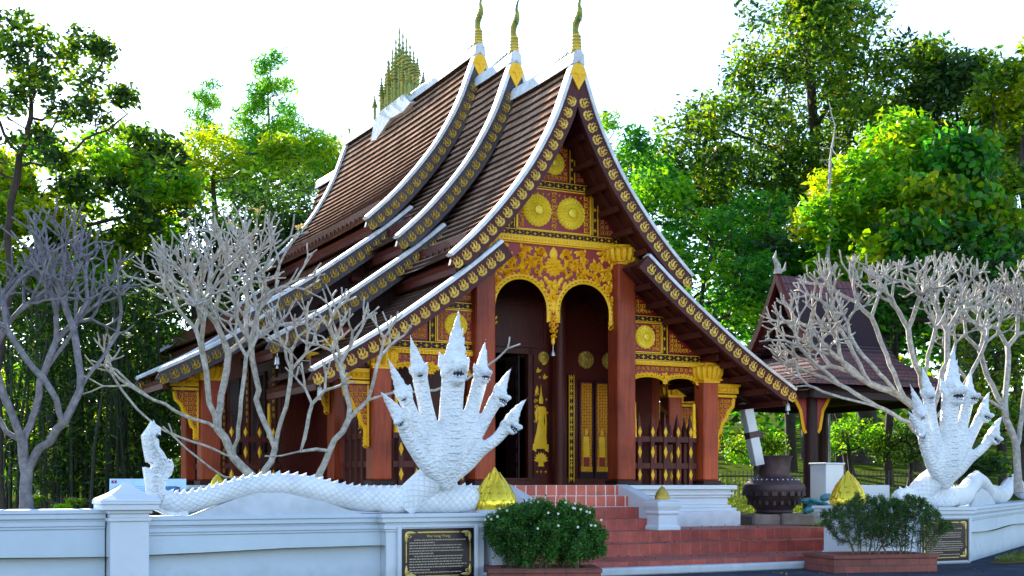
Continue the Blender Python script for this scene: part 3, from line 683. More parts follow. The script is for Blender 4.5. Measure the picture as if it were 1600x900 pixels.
def column(x,y,z1,cap,r=.225,z0=1.56):
    mb=TB(); mb.box(x-r,x+r,y-r,y+r,z0+.1,z1); c_=mb.build('column','col',temple,smooth=0,bevel=.03)
    mb=TB(); mb.box(x-r-.04,x+r+.04,y-r-.04,y+r+.04,z0,z0+.1); mb.build('base','dark',c_,smooth=0,bevel=.01)
    if cap:
        mb=TB(); capital(mb,x,y,cap[0],cap[1],r); mb.build('capital','gold',c_)
    return c_
column(-1.68,G,6.5,(6.22,6.55)); column(1.68,G,6.6,(6.28,6.70))
oc=[]
for s_ in (-1,1):
    oc.append(column(s_*3.9,G,4.3,(3.83,4.27),.2)); column(s_*3.9,3.3,4.9,(4.3,4.7),.2)
    for t in (5.6,7.2): oc.append(column(s_*6.1,t,4.2,(3.85,4.2),.22))
    for y in (2.7,): 
        mb=TB(); mb.lathe(s_*1.13,y,[(.16,1.56),(.16,6.7)],16); mb.build('inner_column','wood',temple)
def bracket(x,y,s_,zt,wd,hh,nm='eave_bracket'):
    mb=TB(); L=lambda a,b:sorted((x+s_*a,x+s_*b))
    mb.box(*L(0,wd),y-.07,y+.05,zt-.16,zt); beads(mb,*L(0,wd),zt-.08,.06,y-.072,0,.09); mb.box(*L(-.0,wd*1.08),y-.085,y+.06,zt,zt+.05)
    mb.box(*L(0,wd*.92),y-.06,y+.04,zt-.25,zt-.19)
    pl=[(0,zt-.27),(wd*.85,zt-.27),(wd*.8,zt-.45),(wd*.62,zt-.55),(wd*.5,zt-.72),(wd*.34,zt-.82),(wd*.25,zt-1.02),(wd*.12,zt-1.1),(.06,zt-hh)]+[(0,zt-hh)]
    P2=[(x+s_*a,b) for a,b in pl]; mb.prism(P2,y-.02,y+.02,1)
    mb.ribbon(P2[1:-1],.045,y-.022,.03,0)
    mb.box(*L(0,.04),y-.04,y+.03,zt-hh,zt-.27)
    fill_scroll(mb,lambda a,b: (a-x)*s_<wd*.85*(1-((zt-.27)-b)/(hh-.15))+.03,*L(.02,wd*.85),zt-hh+.1,zt-.29,.16,y-.022,0,.26)
    for k in range(3): spiral(mb,x+s_*.07,zt-hh+.02+.07*k,.07,0,1,s_,.02,y-.02,.03)
    return mb.build(nm,['gold','red'],temple)
bracket(-4.12,G,-1,3.78,.62,1.45); bracket(4.12,G,1,3.78,.62,1.45)
for t in (5.6,): bracket(-6.34,t,-1,3.88,.62,1.3)
bracket(6.34,5.6,1,3.88,.62,1.3)
bracket(-4.12,3.3,-1,4.3,.5,1.2)
# tie beams
def beam(*a):
    mb=TB(); mb.box(*a); mb.build('tie_beam','wood',temple,smooth=0,bevel=.01)
beam(-3.9,-1.6,G+.09,G+.25,4.24,4.42); beam(1.6,3.9,G+.09,G+.25,4.24,4.42); beam(-1.6,1.6,G+.09,G+.22,6.5,6.66)
beam(-5.3,-4.1,G-.06,G+.08,3.84,3.98); beam(4.1,5.3,G-.06,G+.08,3.84,3.98)
for s_ in (-1,1):
    beam(*sorted((s_*3.8,s_*4.0)),.4,5,4.3,4.5); beam(*sorted((s_*6.0,s_*6.2)),4.9,7.5,4.18,4.38)

# ------------------------------------------------------------------ porch walls, doors
wl=TB(); wl.prism([(-.46,1.56),(-.46,6.7),(-1.55,6.5),(-1.9,5.8),(-3.8,4.5),(-3.8,1.56)],3.0,3.12); wl.prism([(.46,1.56),(.46,6.7),(1.55,6.5),(1.9,5.8),(3.8,4.5),(3.8,1.56)],3.0,3.12); wl.box(-.46,.46,3.0,3.12,4.5,6.7)
for s_ in (-1,1):
    wl.box(*sorted((s_*3.7,s_*3.82)),3.12,5.0,1.56,4.9) if 0 else wl.box(*sorted((s_*3.7,s_*3.82)),3.12,5.0,1.56,4.6); wl.box(*sorted((s_*3.7,s_*4.6)),5.0,5.12,1.56,5.3); wl.box(*sorted((s_*4.5,s_*4.62)),5.12,13.5,1.56,5.3)
wl.box(-4.6,4.6,13.5,13.6,1.56,5.3); wl.box(-3.0,3.0,5.0,13.5,6.2,6.3)
wl.box(-1.6,1.6,1.06,3.0,6.66,6.70)
for x in lin(-3.3,3.3,12): 
    if abs(x)>.7 and not 1.4<x<2.8: wl.box(x-.03,x+.03,2.975,3.0,1.56,4.6 if abs(x)>1.6 else 6.5)
wl.box(-3.8,3.8,2.96,3.0,4.66,4.78); wl.box(-3.8,3.8,2.95,3.0,1.56,1.72); wl.box(-1.8,1.8,2.96,3.0,5.6,5.68)
wall=wl.build('hall_wall','wood',temple,smooth=0)
mb=TB()
for a,b in ((-.56,-.44),(.44,.56)): mb.box(a,b,2.93,3.02,1.6,4.62)
mb.box(-.6,.6,2.93,3.02,4.5,4.64); mb.box(-.56,.56,2.9,3.0,1.56,1.66); mb.build('door_frame','wood',wall,smooth=0,bevel=.01)
mb=TB(); mb.box(.30,.34,3.15,3.8,1.6,4.5); 
for k in range(8): mb.box(.28,.30,3.2,3.75,1.75+.33*k,1.95+.33*k)
mb.build('open_door_leaf','dark',wall,smooth=0)
# panel with gilded standing figure
mb=TB(); mb.box(.60,1.0,2.965,2.999,1.72,4.6,1); y=2.963; cx=.79
R1=lambda pts,h=.02: mb.relief([(cx+a,b) for a,b in pts],y,h)
R1([(-.035,3.55),(.035,3.55),(.02,3.66),(0,3.84),(-.02,3.66)]); R1([(-.05,3.4),(.05,3.4),(.055,3.5),(.03,3.58),(-.03,3.58),(-.055,3.5)])
R1([(-.1,3.34),(.1,3.34),(.08,3.1),(.07,2.98),(-.07,2.98),(-.08,3.1)]); R1([(.08,3.34),(.13,3.3),(.15,2.95),(.14,2.7),(.1,2.7),(.1,3.0)]); R1([(-.1,3.34),(-.16,3.2),(-.13,2.95),(-.05,3.1)])
R1([(-.08,2.98),(.08,2.98),(.13,2.75),(.15,2.5),(.12,2.38),(-.16,2.38),(-.18,2.55),(-.12,2.75)],.03); R1([(-.2,2.5),(-.1,2.5),(-.13,2.3),(-.22,2.36)]); R1([(.08,2.5),(.2,2.48),(.19,2.3),(.1,2.34)])
for k in range(9):
    a=math.pi*(.0+k/8); leaf(mb,cx,2.12,a,.19,.09,y,.02,0,0)
R1([(-.08,1.98),(.08,1.98),(.05,2.14),(-.05,2.14)])
for xx,zz in ((-.12,3.6),(-.14,3.45),(-.12,3.32),(-.13,3.18)): spiral(mb,cx+xx,zz,.05,0,1,1,.018,y,.015)
leaf(mb,cx-.12,3.62,1.4,.2,.08,y)
for xx,zz in ((-.05,4.12),(.12,3.98),(.1,4.3)):
    leaf(mb,cx+xx-.07,zz,.3,.15,.06,y); leaf(mb,cx+xx-.02,zz,1.6,.11,.05,y); leaf(mb,cx+xx,zz,2.4,.1,.05,y)
for xx,zz in ((-.1,1.86),(0,1.86),(.12,1.86),(.14,3.5),(-.03,4.0),(.16,3.2),(-.16,3.0)): quatre(mb,cx+xx,zz,.04,y)
mb.build('gilded_figure_panel',['gold','wood'],wall)
# right hand gilded door
mb=TB(); mb.box(1.48,1.66,2.95,2.999,1.6,4.1,1); vband(mb,1.5,1.64,1.62,4.08,2.948); 
for k in range(16): quatre(mb,1.57,1.7+.155*k,.07,2.946)
mb.build('gilt_strip',['gold','dark'],wall)
for a,b in ((1.78,2.14),(2.2,2.56)):
    mb=TB(); mb.box(a,b,2.94,2.99,1.7,3.98,2); mb.box(a+.03,b-.03,2.935,2.94,1.85,3.93,1)
    c=(a+b)/2; yy=2.932
    fill_scroll(mb,lambda x,z: True,a+.04,b-.04,2.75,3.9,.105,yy,0,.45); fill_scroll(mb,lambda x,z: abs(x-c)>.08,a+.04,b-.04,1.98,2.75,.1,yy,0,.45)
    mb.relief([(c-.05,2.7),(c+.05,2.7),(c+.02,2.85),(c-.02,2.85)],yy,.02); mb.relief([(c-.07,2.68),(c+.07,2.68),(c+.09,2.2),(c-.09,2.2)],yy,.03)
    for k in range(9): mb.box(a+.04+.033*k,a+.06+.033*k,yy-.02,yy,1.87,1.98)
    mb.build('gilded_door_leaf',['gold','red','dark'],wall)
for x,r_,y_ in ((1.98,.21,2.99),(2.62,.21,2.99),(.85,.14,2.96)):
    mb=TB(); rosette(mb,x,4.45,r_,y_,0,14); mb.build('wall_rosette','goldd',wall)
# side wall trim seen from the left
for t in (5.4,7.6,9.8,12): 
    mb=TB(); mb.box(-4.66,-4.62,t,t+.25,1.6,5.2); 
    for k in range(20): mb.box(-4.68,-4.66,t+.07,t+.18,1.7+.17*k,1.8+.17*k,1)
    mb.build('gilt_wall_strip',['wood','goldd'],wall,smooth=0)
mb=TB(); mb.box(-3.86,-3.82,3.5,3.66,1.6,4.6)
for k in range(17): mb.box(-3.88,-3.86,3.53,3.63,1.7+.17*k,1.8+.17*k,1)
mb.build('gilt_wall_strip',['wood','goldd'],wall,smooth=0)
for t in (6.2,8.4,10.6):
    mb=TB(); mb.box(-4.68,-4.62,t,t+1.0,2.3,2.38);mb.box(-4.68,-4.62,t,t+1.0,4.1,4.18);mb.box(-4.68,-4.62,t,t+.08,2.3,4.1);mb.box(-4.68,-4.62,t+.92,t+1,2.3,4.1)
    for k in range(7): mb.lathe(-4.65,t+.16+.115*k,[(.025,2.38),(.04,2.8),(.025,3.2),(.04,3.7),(.025,4.1)],6)
    mb.build('lattice_window','dark',wall)
# ------------------------------------------------------------------ railings
def railing(u0,u1,t,n,candles):
    mb=TB(); mb.box(u0,u1,t-.03,t+.03,1.92,2.04); mb.box(u0,u1,t-.03,t+.03,2.5,2.62)
    g=mb
    for i in range(n):
        x=u0+(i+.5)*(u1-u0)/n; mb.box(x-.05,x+.05,t-.045,t+.045,1.56,2.78)
        mb.lathe(x,t,[(.075,2.78),(.06,2.84),(.03,2.95),(.035,2.98),(.005,3.12)],4,0,1)
        for z,h in ((1.78,.13),(2.28,.14),(2.72,.12)):
            g.relief([(x-.05,z),(x,z-h),(x+.05,z),(x,z+h)],t-.048,.03,1)
    r_=mb.build('railing',['wood','gold'],temple,smooth=30)
    for x in candles:
        mb=TB(); mb.lathe(x,t-.02,[(.055,2.6),(.05,2.75),(.062,2.77),(.05,2.8),(.045,2.95),(.055,2.97),(.04,3.0),(.035,3.3),(.03,3.36)],10); mb.build('gilt_candle_post','gold',r_)
railing(1.95,3.62,G,5,(1.99,3.55)); railing(-3.62,-1.95,G,5,(-1.99,-3.55))
railing(-5.9,-4.65,5.1,4,(-4.9,)); railing(4.65,5.9,5.1,4,())
def side_rail(u,t0,t1,n):
    mb=TB(); mb.box(u-.03,u+.03,t0,t1,1.92,2.04); mb.box(u-.03,u+.03,t0,t1,2.5,2.62); g=TB()
    for i in range(n):
        y=t0+(i+.5)*(t1-t0)/n; mb.box(u-.045,u+.045,y-.05,y+.05,1.56,2.78); mb.lathe(u,y,[(.075,2.78),(.06,2.84),(.03,2.95),(.005,3.12)],4,0,1)
    mb.build('railing','wood',temple,smooth=30)
side_rail(-3.9,1.3,3.0,5); side_rail(3.9,1.3,3.0,5); side_rail(-6.1,5.9,7.0,3)
# ------------------------------------------------------------------ plinth
ST=[(.20,.5,.98),(.14,.98,1.06),(.06,1.06,1.12),(0,1.12,1.28),(.05,1.28,1.34),(.10,1.34,1.40),(.05,1.40,1.46),(.15,1.46,1.558)]
mb=TB(); mb.slab(1.45,4.25,.62,5.2,0,0,ST); mb.slab(-4.25,-1.45,.62,5.2,0,0,ST)
pl=mb.build('plinth','white',temple,smooth=0,bevel=.012)
mb=TB(); mb.slab(-6.5,6.5,5.35,7.6,0,0,[(a+.002,b-.001,c-.001) for a,b,c in ST]); mb.box(-1.25,1.25,.82,5.2,.5,1.557); mb.build('plinth','white',temple,smooth=0,bevel=.012)
mb=TB(); mb.box(-4.2,4.2,.86,5.3,1.5,1.562); mb.box(-6.4,6.4,5.3,7.5,1.5,1.562); mb.box(-4.7,4.7,7.5,13.9,.5,1.562); mb.build('porch_floor','dark',temple,smooth=0)
def bell(name,x,t,z,parent):
    mb=TB(); mb.tube([(x,t,z),(x,t,z-.16)],.008,5); mb.lathe(x,t,[(.06,z-.34),(.05,z-.26),(.045,z-.2),(.015,z-.16)],10); mb.tube([(x,t,z-.34),(x,t,z-.42)],[.01,.03],5); mb.build('wind_bell','metal',parent)
bell('b',5.42,0,3.55,temple); bell('b',-5.42,0,3.55,temple); bell('b',-5.4,2.77,4.35,temple)
# ------------------------------------------------------------------ staircase
def stepbox(mb,u0,u1,t0,t1,z0,z1,f=0,t=1):
    def q(vs,mi,uv): mb.add(vs,[(0,1,2,3)],mi,[uv])
    q([(u0,t0,z0),(u1,t0,z0),(u1,t0,z1),(u0,t0,z1)],f,[(u0,0),(u1,0),(u1,z1-z0),(u0,z1-z0)])
    q([(u0,t0,z1),(u1,t0,z1),(u1,t1,z1),(u0,t1,z1)],t,[(u0,t0),(u1,t0),(u1,t1),(u0,t1)])
    q([(u1,t0,z0),(u1,t1,z0),(u1,t1,z1),(u1,t0,z1)],f,[(t0,0),(t1,0),(t1,z1-z0),(t0,z1-z0)])
    q([(u0,t1,z0),(u0,t0,z0),(u0,t0,z1),(u0,t1,z1)],f,[(t1,0),(t0,0),(t0,z1-z0),(t1,z1-z0)])
class SB(MB): pass
stair=thing('staircase','terracotta tiled stairs climbing to the temple porch between white plinths','stairs',(ORG[0],ORG[1],0),TH)
mb=SB()
for k,(t,z) in enumerate(((.4,1.56),(0,1.335),(-.4,1.11),(-.8,.885))): stepbox(mb,-1.25,1.248,t,.84,z-.225,z,0 if k<2 else 2)
mb.build('steps',['stairtile','treadtile','stairdark'],stair,smooth=0)
def prism_x(mb,poly,x0,x1,mi=0):
    n=len(poly); vs=[(x0,y,z) for y,z in poly]+[(x1,y,z) for y,z in poly]
    mb.add(vs,[list(range(n))[::-1],[n+i for i in range(n)]]+[(i,(i+1)%n,n+(i+1)%n,n+i) for i in range(n)],mi)
for s_ in (1,-1):
    mb=SB(); prism_x(mb,[(-.85,.66),(-.85,1.16),(-.75,1.25),(.2,1.52),(.42,1.57),(.5,1.57),(.5,.66)],*sorted((s_*1.255,s_*1.50))); mb.build('stringer','white',stair,smooth=0,bevel=.015)
def lotus(mb,x,y,z,s_,mi=0,n=12):
    prof=[(.30,0),(.315,.05),(.325,.12),(.31,.20),(.26,.32),(.18,.45),(.10,.56),(.05,.63),(.012,.70)]
    Rz=lambda q: float(np.interp(q,[p[1] for p in prof],[p[0] for p in prof]))
    mb.lathe(x,y,[(a*s_,z+b*s_) for a,b in prof],24,mi)
    for row,(z0,h,nn,ph) in enumerate(((-.02,.17,n,0),(.06,.21,n,.5),(.16,.24,n,0),(.28,.24,n-2,.5),(.38,.24,8,0))):
        for k in range(nn):
            a0=2*math.pi*(k+ph)/nn; vs=[];U=5;V=6
            for i in range(V):
                q=i/(V-1); wd=math.sin(math.pi*min(1,(q*.62+.38)))**.8*(math.pi/nn)*1.08
                if i==V-1: wd=.002
                for j in range(U):
                    t=-1+2*j/(U-1); zz=z0+q*h; rr=Rz(max(0,min(.7,zz)))+.012+.030*(1-t*t)*(1-.4*q)+(.012 if i==V-1 else 0)-.03*max(0,q-.75)*(1-t*t)
                    a=a0+t*wd; vs.append((x+rr*s_*math.cos(a),y+rr*s_*math.sin(a),z+max(.0,zz)*s_))
            mb.add(vs,[(i*U+j,i*U+j+1,(i+1)*U+j+1,(i+1)*U+j) for i in range(V-1) for j in range(U-1)],mi)
mb=SB(); q2=math.sqrt(2)
mb.lathe(1.42,-1.0,[(.27*q2,.662),(.27*q2,.72),(.23*q2,.77),(.22*q2,.96),(.26*q2,1.0),(.24*q2,1.05),(.28*q2,1.14),(.29*q2,1.22),(.14*q2,1.27)],4,0,1)
nw=mb.build('newel_post','white',stair,smooth=0,bevel=.01); mb=SB(); lotus(mb,1.42,-1.0,1.265,.42,0,8); mb.build('lotus_bud','goldd',nw,smooth=60)
terr=thing('terrace','worn terracotta terrace with wide low steps and white kerb before the stairs','terrace',(ORG[0],ORG[1],0),TH)
mb=SB(); stepbox(mb,-4.5,5.5,-1.32,.5,.44,.66,2); stepbox(mb,-4.5,5.5,-2.0,-1.3,.22,.44,2); stepbox(mb,-4.5,5.5,-3.45,-1.98,.0,.22,2); mb.build('paving',['stairtile','treadtile','stairdark'],terr,smooth=0)
mb=SB(); mb.box(-4.2,3.3,-3.75,-3.455,0,.13); mb.build('kerb','white',terr,smooth=0,bevel=.02)

# ------------------------------------------------------------------ boundary walls
def uat(px,t):
    k=(px-800)/2000
    return (k*(ORG[1]+CS*t)-ORG[0]+SN*t)/(CS-k*SN)
def framed(name,label,cat,u,t,z=0,rz=TH,group=None):
    return thing(name,label,cat,W(u,t,z),rz,group)
COP=[(0,.0,.84),(.025,.84,.88),(.05,.88,.95),(.03,.95,.985),(.09,.985,1.06),(.12,1.06,1.12)]
def wall_seg(mb,x0,x1,y0,y1,cop=COP,endo=1,dz=0):
    for o,a,b in cop: mb.box(x0-o*endo,x1+o*endo,y0-o,y1+o,a+(dz if a>.5 else 0),b+dz)
wt=framed('boundary_wall','long low white plastered wall at the far left, below the bare grey trees','wall',-9.85,-3.9)
mb=MB(); wall_seg(mb,-22,-.0,.2,.6,endo=0,dz=.11); mb.build('wall_panel','wallwhite',wt,smooth=0,bevel=.008)
pt=framed('gate_pillar','square white wall pillar with a pyramid cap in front of the blue information board','pillar',-9.56,-3.72)
mb=MB()
for o,a,b in [(.04,0,.2),(0,.2,1.06),(.03,1.06,1.11),(.0,1.11,1.17),(.04,1.17,1.22),(.12,1.22,1.3),(.14,1.3,1.345)]: mb.box(-.27-o,.27+o,-.27-o,.27+o,a,b)
mb.build('shaft','white',pt,smooth=0,bevel=.008)
mb=MB(); q2=math.sqrt(2)
mb.lathe(0,0,[(.41*q2,1.346),(.40*q2,1.37),(.24*q2,1.45),(.12*q2,1.53),(.05*q2,1.6),(.01,1.63)],4,0,1); mb.build('pyramid_cap','white',pt,smooth=0)
def text_lines(mb,x0,x1,z0,z1,n,y,mi,seed,h=.5,short=()):
    r=random.Random(seed); dz=(z1-z0)/n
    for i in range(n):
        z=z1-(i+.5)*dz; x=x0+(.04 if i in (0,6) else 0)*(x1-x0)*2; xe=x1-(r.random()*.12+(.55 if i in short else 0))*(x1-x0)
        while x<xe:
            wl_=r.uniform(.02,.06)*(x1-x0)
            mb.add([(x,y,z-dz*h/2),(min(x+wl_,xe),y,z-dz*h/2),(min(x+wl_,xe),y,z+dz*h/2*r.uniform(.6,1)),(x,y,z+dz*h/2)],[(0,1,2,3)],mi); x+=wl_+.009*(x1-x0)
def text_mesh(body,size,loc,mi_mat,parent,name='lettering'):
    cu=bpy.data.curves.new('t','FONT'); cu.body=body; cu.size=size; cu.align_x='CENTER'; cu.align_y='CENTER'
    ob=bpy.data.objects.new('t',cu); COL.objects.link(ob); bpy.context.view_layer.update()
    me=bpy.data.meshes.new_from_object(ob.evaluated_get(bpy.context.evaluated_depsgraph_get())); bpy.data.objects.remove(ob)
    me.materials.clear(); me.materials.append(M[mi_mat]); o=bpy.data.objects.new(name,me); COL.objects.link(o); o.parent=parent; o.location=loc; o.rotation_euler=(R(90),0,0); return o
def sign(u,label,seed):
    s_=framed('sign_board',label,'sign',u,-3.935,.07)
    mb=MB(); mb.box(-.62,.62,-.012,.02,0,.82,0)
    y=-.015
    mb.box(-.36,.36,y-.003,y,.745,.765,1)
    for s2 in (-1,1):
        mb.box(*sorted((s2*.545,s2*.56)),y-.003,y,.28,.58,1)
        for zz,d in ((.75,-1),(.08,1)):
            leaf(mb,s2*.55,zz,math.pi/2*d,.17,.05,y,.006,1,0); leaf(mb,s2*.55,zz,0 if s2<0 else math.pi,.17,.05,y,.006,1,0); spiral(mb,s2*.5,zz+d*.05,.035,0,1,s2,.012,y,.006,1)
    mb.box(-.36,.36,y-.003,y,.055,.07,1)
    text_lines(mb,-.50,.50,.10,.655,13,y-.002,2,seed,.42,(1,5,11))
    mb.build('plate',['sign','sgold','stext'],s_,smooth=0)
    text_mesh('Hor kang Wang',.062,(0,-.019,.695),'sgold',s_)
    mb=MB()
    for a,b,c_,d_ in ((-.70,-.63,-.04,.86),(.63,.70,-.04,.86),(-.62,.62,.83,.87),(-.62,.62,-.05,-.005)): mb.box(a,b,-.035,.03,c_,d_)
    mb.build('white_frame','white',s_,smooth=0,bevel=.01)
lw=framed('naga_wall','white plastered wall left of the stairs carrying the nearer naga serpent','wall',-5.65,-3.9)
mb=MB(); wall_seg(mb,-3.62,-.0,.22,.62,endo=0); mb.build('wall_panel','wallwhite',lw,smooth=0,bevel=.008)
mb=MB(); wall_seg(mb,.0,1.70,.0,.75); mb.box(-.03,1.73,-.03,.78,0,.06); mb.build('pedestal','white',lw,smooth=0,bevel=.008)
sign(-4.78,'black plaque with gold writing left of the stairs, beside the flowering bush',3)
rw=framed('naga_wall','white plastered wall right of the stairs turning back beneath the farther naga serpent','wall',4.3,-3.9)
mb=MB(); wall_seg(mb,.0,2.5,.0,.75); mb.box(-.03,2.53,-.03,.78,0,.06); mb.build('pedestal','white',rw,smooth=0,bevel=.008)
mb=MB(); a_=math.atan2(.872,.489)-TH; mb.X=Matrix.Translation((2.52,.06,0))@Matrix.Rotation(a_,4,'Z'); wall_seg(mb,.0,26,.0,.45,endo=0); mb.build('wall_panel','wallwhite',rw,smooth=0,bevel=.008)
sign(6.13,'black plaque with gold writing right of the stairs, behind the thin shrubs',9)
def endpost(u,label,w_=.36):
    p=framed('end_post',label,'post',u,-3.6)
    mb=MB()
    for o,a,b in [(.20,0,.10),(.16,.10,.16),(.08,.16,.24),(.02,.24,.30),(0,.30,.92),(.04,.92,.96),(.08,.96,1.02),(.04,1.02,1.05),(.13,1.05,1.11),(.16,1.11,1.165)]: mb.box(-w_-o,w_+o,-w_-o,w_+o,a,b)
    mb.build('shaft','white',p,smooth=0,bevel=.008); return p
endpost(-3.5,'moulded white post ending the left wall, half hidden behind the dense bush',.3)
endpost(3.98,'moulded white post with a flared foot ending the right wall at the steps',.34)
def lotus_thing(u,t,z,s_,label):
    o=framed('lotus_finial',label,'finial',u,t,z); mb=MB(); lotus(mb,0,0,0,s_,0,12); mb.build('petals','gilt',o,smooth=70); return o
lotus_thing(uat(773,-3.6),-3.6,1.165,1.0,'large gold lotus bud beside the nearer naga, left of the stairs')
lotus_thing(uat(1325,-3.6),-3.6,1.165,.97,'large gold lotus bud right of the stairs, above the planter of thin shrubs')
# ------------------------------------------------------------------ nagas
def spikes(mb,pts,rads,step,h):
    d=0
    for i in range(1,len(pts)):
        a,b=Vector(pts[i-1]),Vector(pts[i]); d+=(b-a).length
        if d>=step:
            d=0; t=(b-a).normalized(); up=Vector((0,0,1)); up=(up-t*up.dot(t)).normalized(); sd=t.cross(up)
            c=b+up*rads[i]*.9
            mb.add([c-t*step*.45+sd*.03,c+t*step*.45+sd*.03,c+up*h-t*step*.5,c-t*step*.45-sd*.03,c+t*step*.45-sd*.03],[(0,1,2),(4,3,2),(1,4,2),(3,0,2),(0,3,4,1)])
def smooth_path(pts,n):
    p=np.array(pts,float); d=np.r_[0,np.cumsum(np.linalg.norm(np.diff(p[:,:3],axis=0),axis=1))]
    out=[]
    for s_ in lin(0,d[-1],n):
        i=min(len(p)-2,max(0,int(np.searchsorted(d,s_)-1))); f=(s_-d[i])/(d[i+1]-d[i])
        p0=p[max(i-1,0)];p1=p[i];p2=p[i+1];p3=p[min(i+2,len(p)-1)]
        out.append(.5*((2*p1)+(-p0+p2)*f+(2*p0-5*p1+4*p2-p3)*f*f+(-p0+3*p1-3*p2+p3)*f**3))
    return [tuple(o[:3]) for o in out],[float(o[3]) for o in out]
def hp(px,py): return ((px-700)/88.0, (765-py)/99.0)
HEADS=[ # head px, crest tip px, scale, yaw, forward
 ((703,580),(712,475),1.42,0,-.06),((651,585),(637,520),.82,-22,-.04),((745,583),(755,522),.86,22,-.04),
 ((625,622),(599,558),.80,-42,-.14),((767,618),(793,566),.86,42,-.14),((617,657),(583,612),.84,-62,-.26),((779,660),(813,616),.88,62,-.26)]
NECKS=[[(692,765,.08,.0),(695,730,.22,-.02),(700,690,.24,0),(700,640,.20,0),(703,590,.20,-.02)],
 [(690,755,.10,0),(678,715,.16,0),(668,670,.15,0),(660,630,.125,0),(652,592,.13,-.02)],
 [(694,755,.10,0),(708,715,.16,0),(722,670,.15,0),(735,630,.125,0),(744,592,.13,-.02)],
 [(688,752,.10,0),(668,715,.15,-.03),(648,675,.13,-.08),(636,645,.11,-.1),(627,627,.12,-.12)],
 [(697,752,.10,0),(715,715,.15,-.03),(735,680,.12,-.08),(752,648,.105,-.1),(765,622,.12,-.12)],
 [(686,750,.09,0),(662,728,.13,-.05),(640,703,.11,-.13),(624,680,.10,-.2),(618,662,.11,-.24)],
 [(700,750,.09,0),(722,725,.13,-.05),(742,702,.11,-.13),(762,685,.095,-.2),(777,665,.11,-.24)]]
def hood_meshes():
    mb=MB(); MO=[]; TE=[]; th_=[]
    for nk in NECKS:
        pts=[(hp(x,y)[0],f,hp(x,y)[1]) for x,y,r,f in nk]; p4=[(*p,nk[i][2]) for i,p in enumerate(pts)]
        ps,rs=smooth_path(p4,16); mb.tube(ps,rs,12,sq=.8)
        # belly ridges
        rg=MB()
        for i in range(4,15): 
            p=Vector(ps[i]); rg.ell((p.x,p.y-rs[i]*.68,p.z),(rs[i]*.5,rs[i]*.17,.022),8)
        th_.append(rg)
    mb.ell((hp(696,0)[0],.02,hp(0,718)[1]),(.34,.17,.40),16)
    mb.ell((hp(694,0)[0],.02,hp(0,733)[1]),(.22,.18,.34),16)
    for (hx,hy),(tx,ty),s_,yaw,f in HEADS:
        mo=MB(); te=MB(); MO.append(mo); TE.append(te)
        a,z=hp(hx,hy); ta,tz=hp(tx,ty); d=Vector((ta-a,0,tz-z)); L=d.length; d.normalize()
        fw=Matrix.Rotation(R(yaw),3,'Z')@Vector((0,-1,0)); fw=(fw-d*fw.dot(d)).normalized(); sd=d.cross(fw)
        Rm=Matrix((sd,-fw,d)).transposed(); c=Vector((a,f,z)); k=.14*s_
        E_=lambda o,r: mb.ell(c+Rm@Vector((o[0]*k,-o[1]*k,o[2]*k)),(r[0]*k,r[1]*k,r[2]*k),10,rot=Rm)
        E_((0,0,.5),(1.0,1.0,.85)); E_((0,.9,.35),(.66,1.0,.42)); E_((0,1.5,.5),(.38,.5,.36)); E_((0,.55,-.75),(.6,1.05,.36)); E_((0,-.2,-.45),(.85,.8,.7))
        for sx in (-1,1):
            E_((sx*.52,.72,.85),(.26,.3,.24)); E_((sx*.85,-.1,-.1),(.3,.5,.5))
            for j in range(3):
                b0=c+Rm@Vector((sx*k*.8,.2*k,k*(.1+.35*j))); b1=b0+Rm@Vector((sx*k*.55,.2*k,k*.75))
                mb.tube([b0,(b0+b1)/2+Rm@Vector((sx*k*.15,0,0)),b1],[k*.32,k*.2,.008],6)
        b0=c+d*k*.7; tip=Vector((ta,f+.04,tz)); n=16; ps=[];rs=[]
        for i in range(n+1):
            q=i/n; p=b0.lerp(tip,q)-fw*(.10*k*math.sin(q*math.pi)*2); ps.append(p); rs.append(max(.008,k*.98*(1-q)**1.05*(1+.10*math.sin(q*28))))
        mb.tube(ps,rs,10)
        for j in range(4):   # flame lobes on the crest
            q=.10+.15*j; p=b0.lerp(tip,q); 
            for sx in (-1,1):
                r0=k*.9*(1-q); p1=p+sd*sx*r0*1.15+d*k*.5; mb.tube([p+sd*sx*r0*.5,(p+sd*sx*r0*1.1),p1],[r0*.45,r0*.3,.006],6)
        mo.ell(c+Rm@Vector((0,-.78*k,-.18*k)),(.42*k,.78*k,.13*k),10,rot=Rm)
        for j in range(7):
            an=-1.2+2.4*j/6; o=Rm@Vector((math.sin(an)*.62*k,-k*(.75+.85*math.cos(an)),.12*k)); te.tube([c+o,c+o-d*k*.22],[k*.1,.003],5)
            te.tube([c+o-d*k*.62,c+o-d*k*.42],[k*.09,.003],5)
    return mb,MO,TE,th_
hb,hm,ht,hr=hood_meshes()
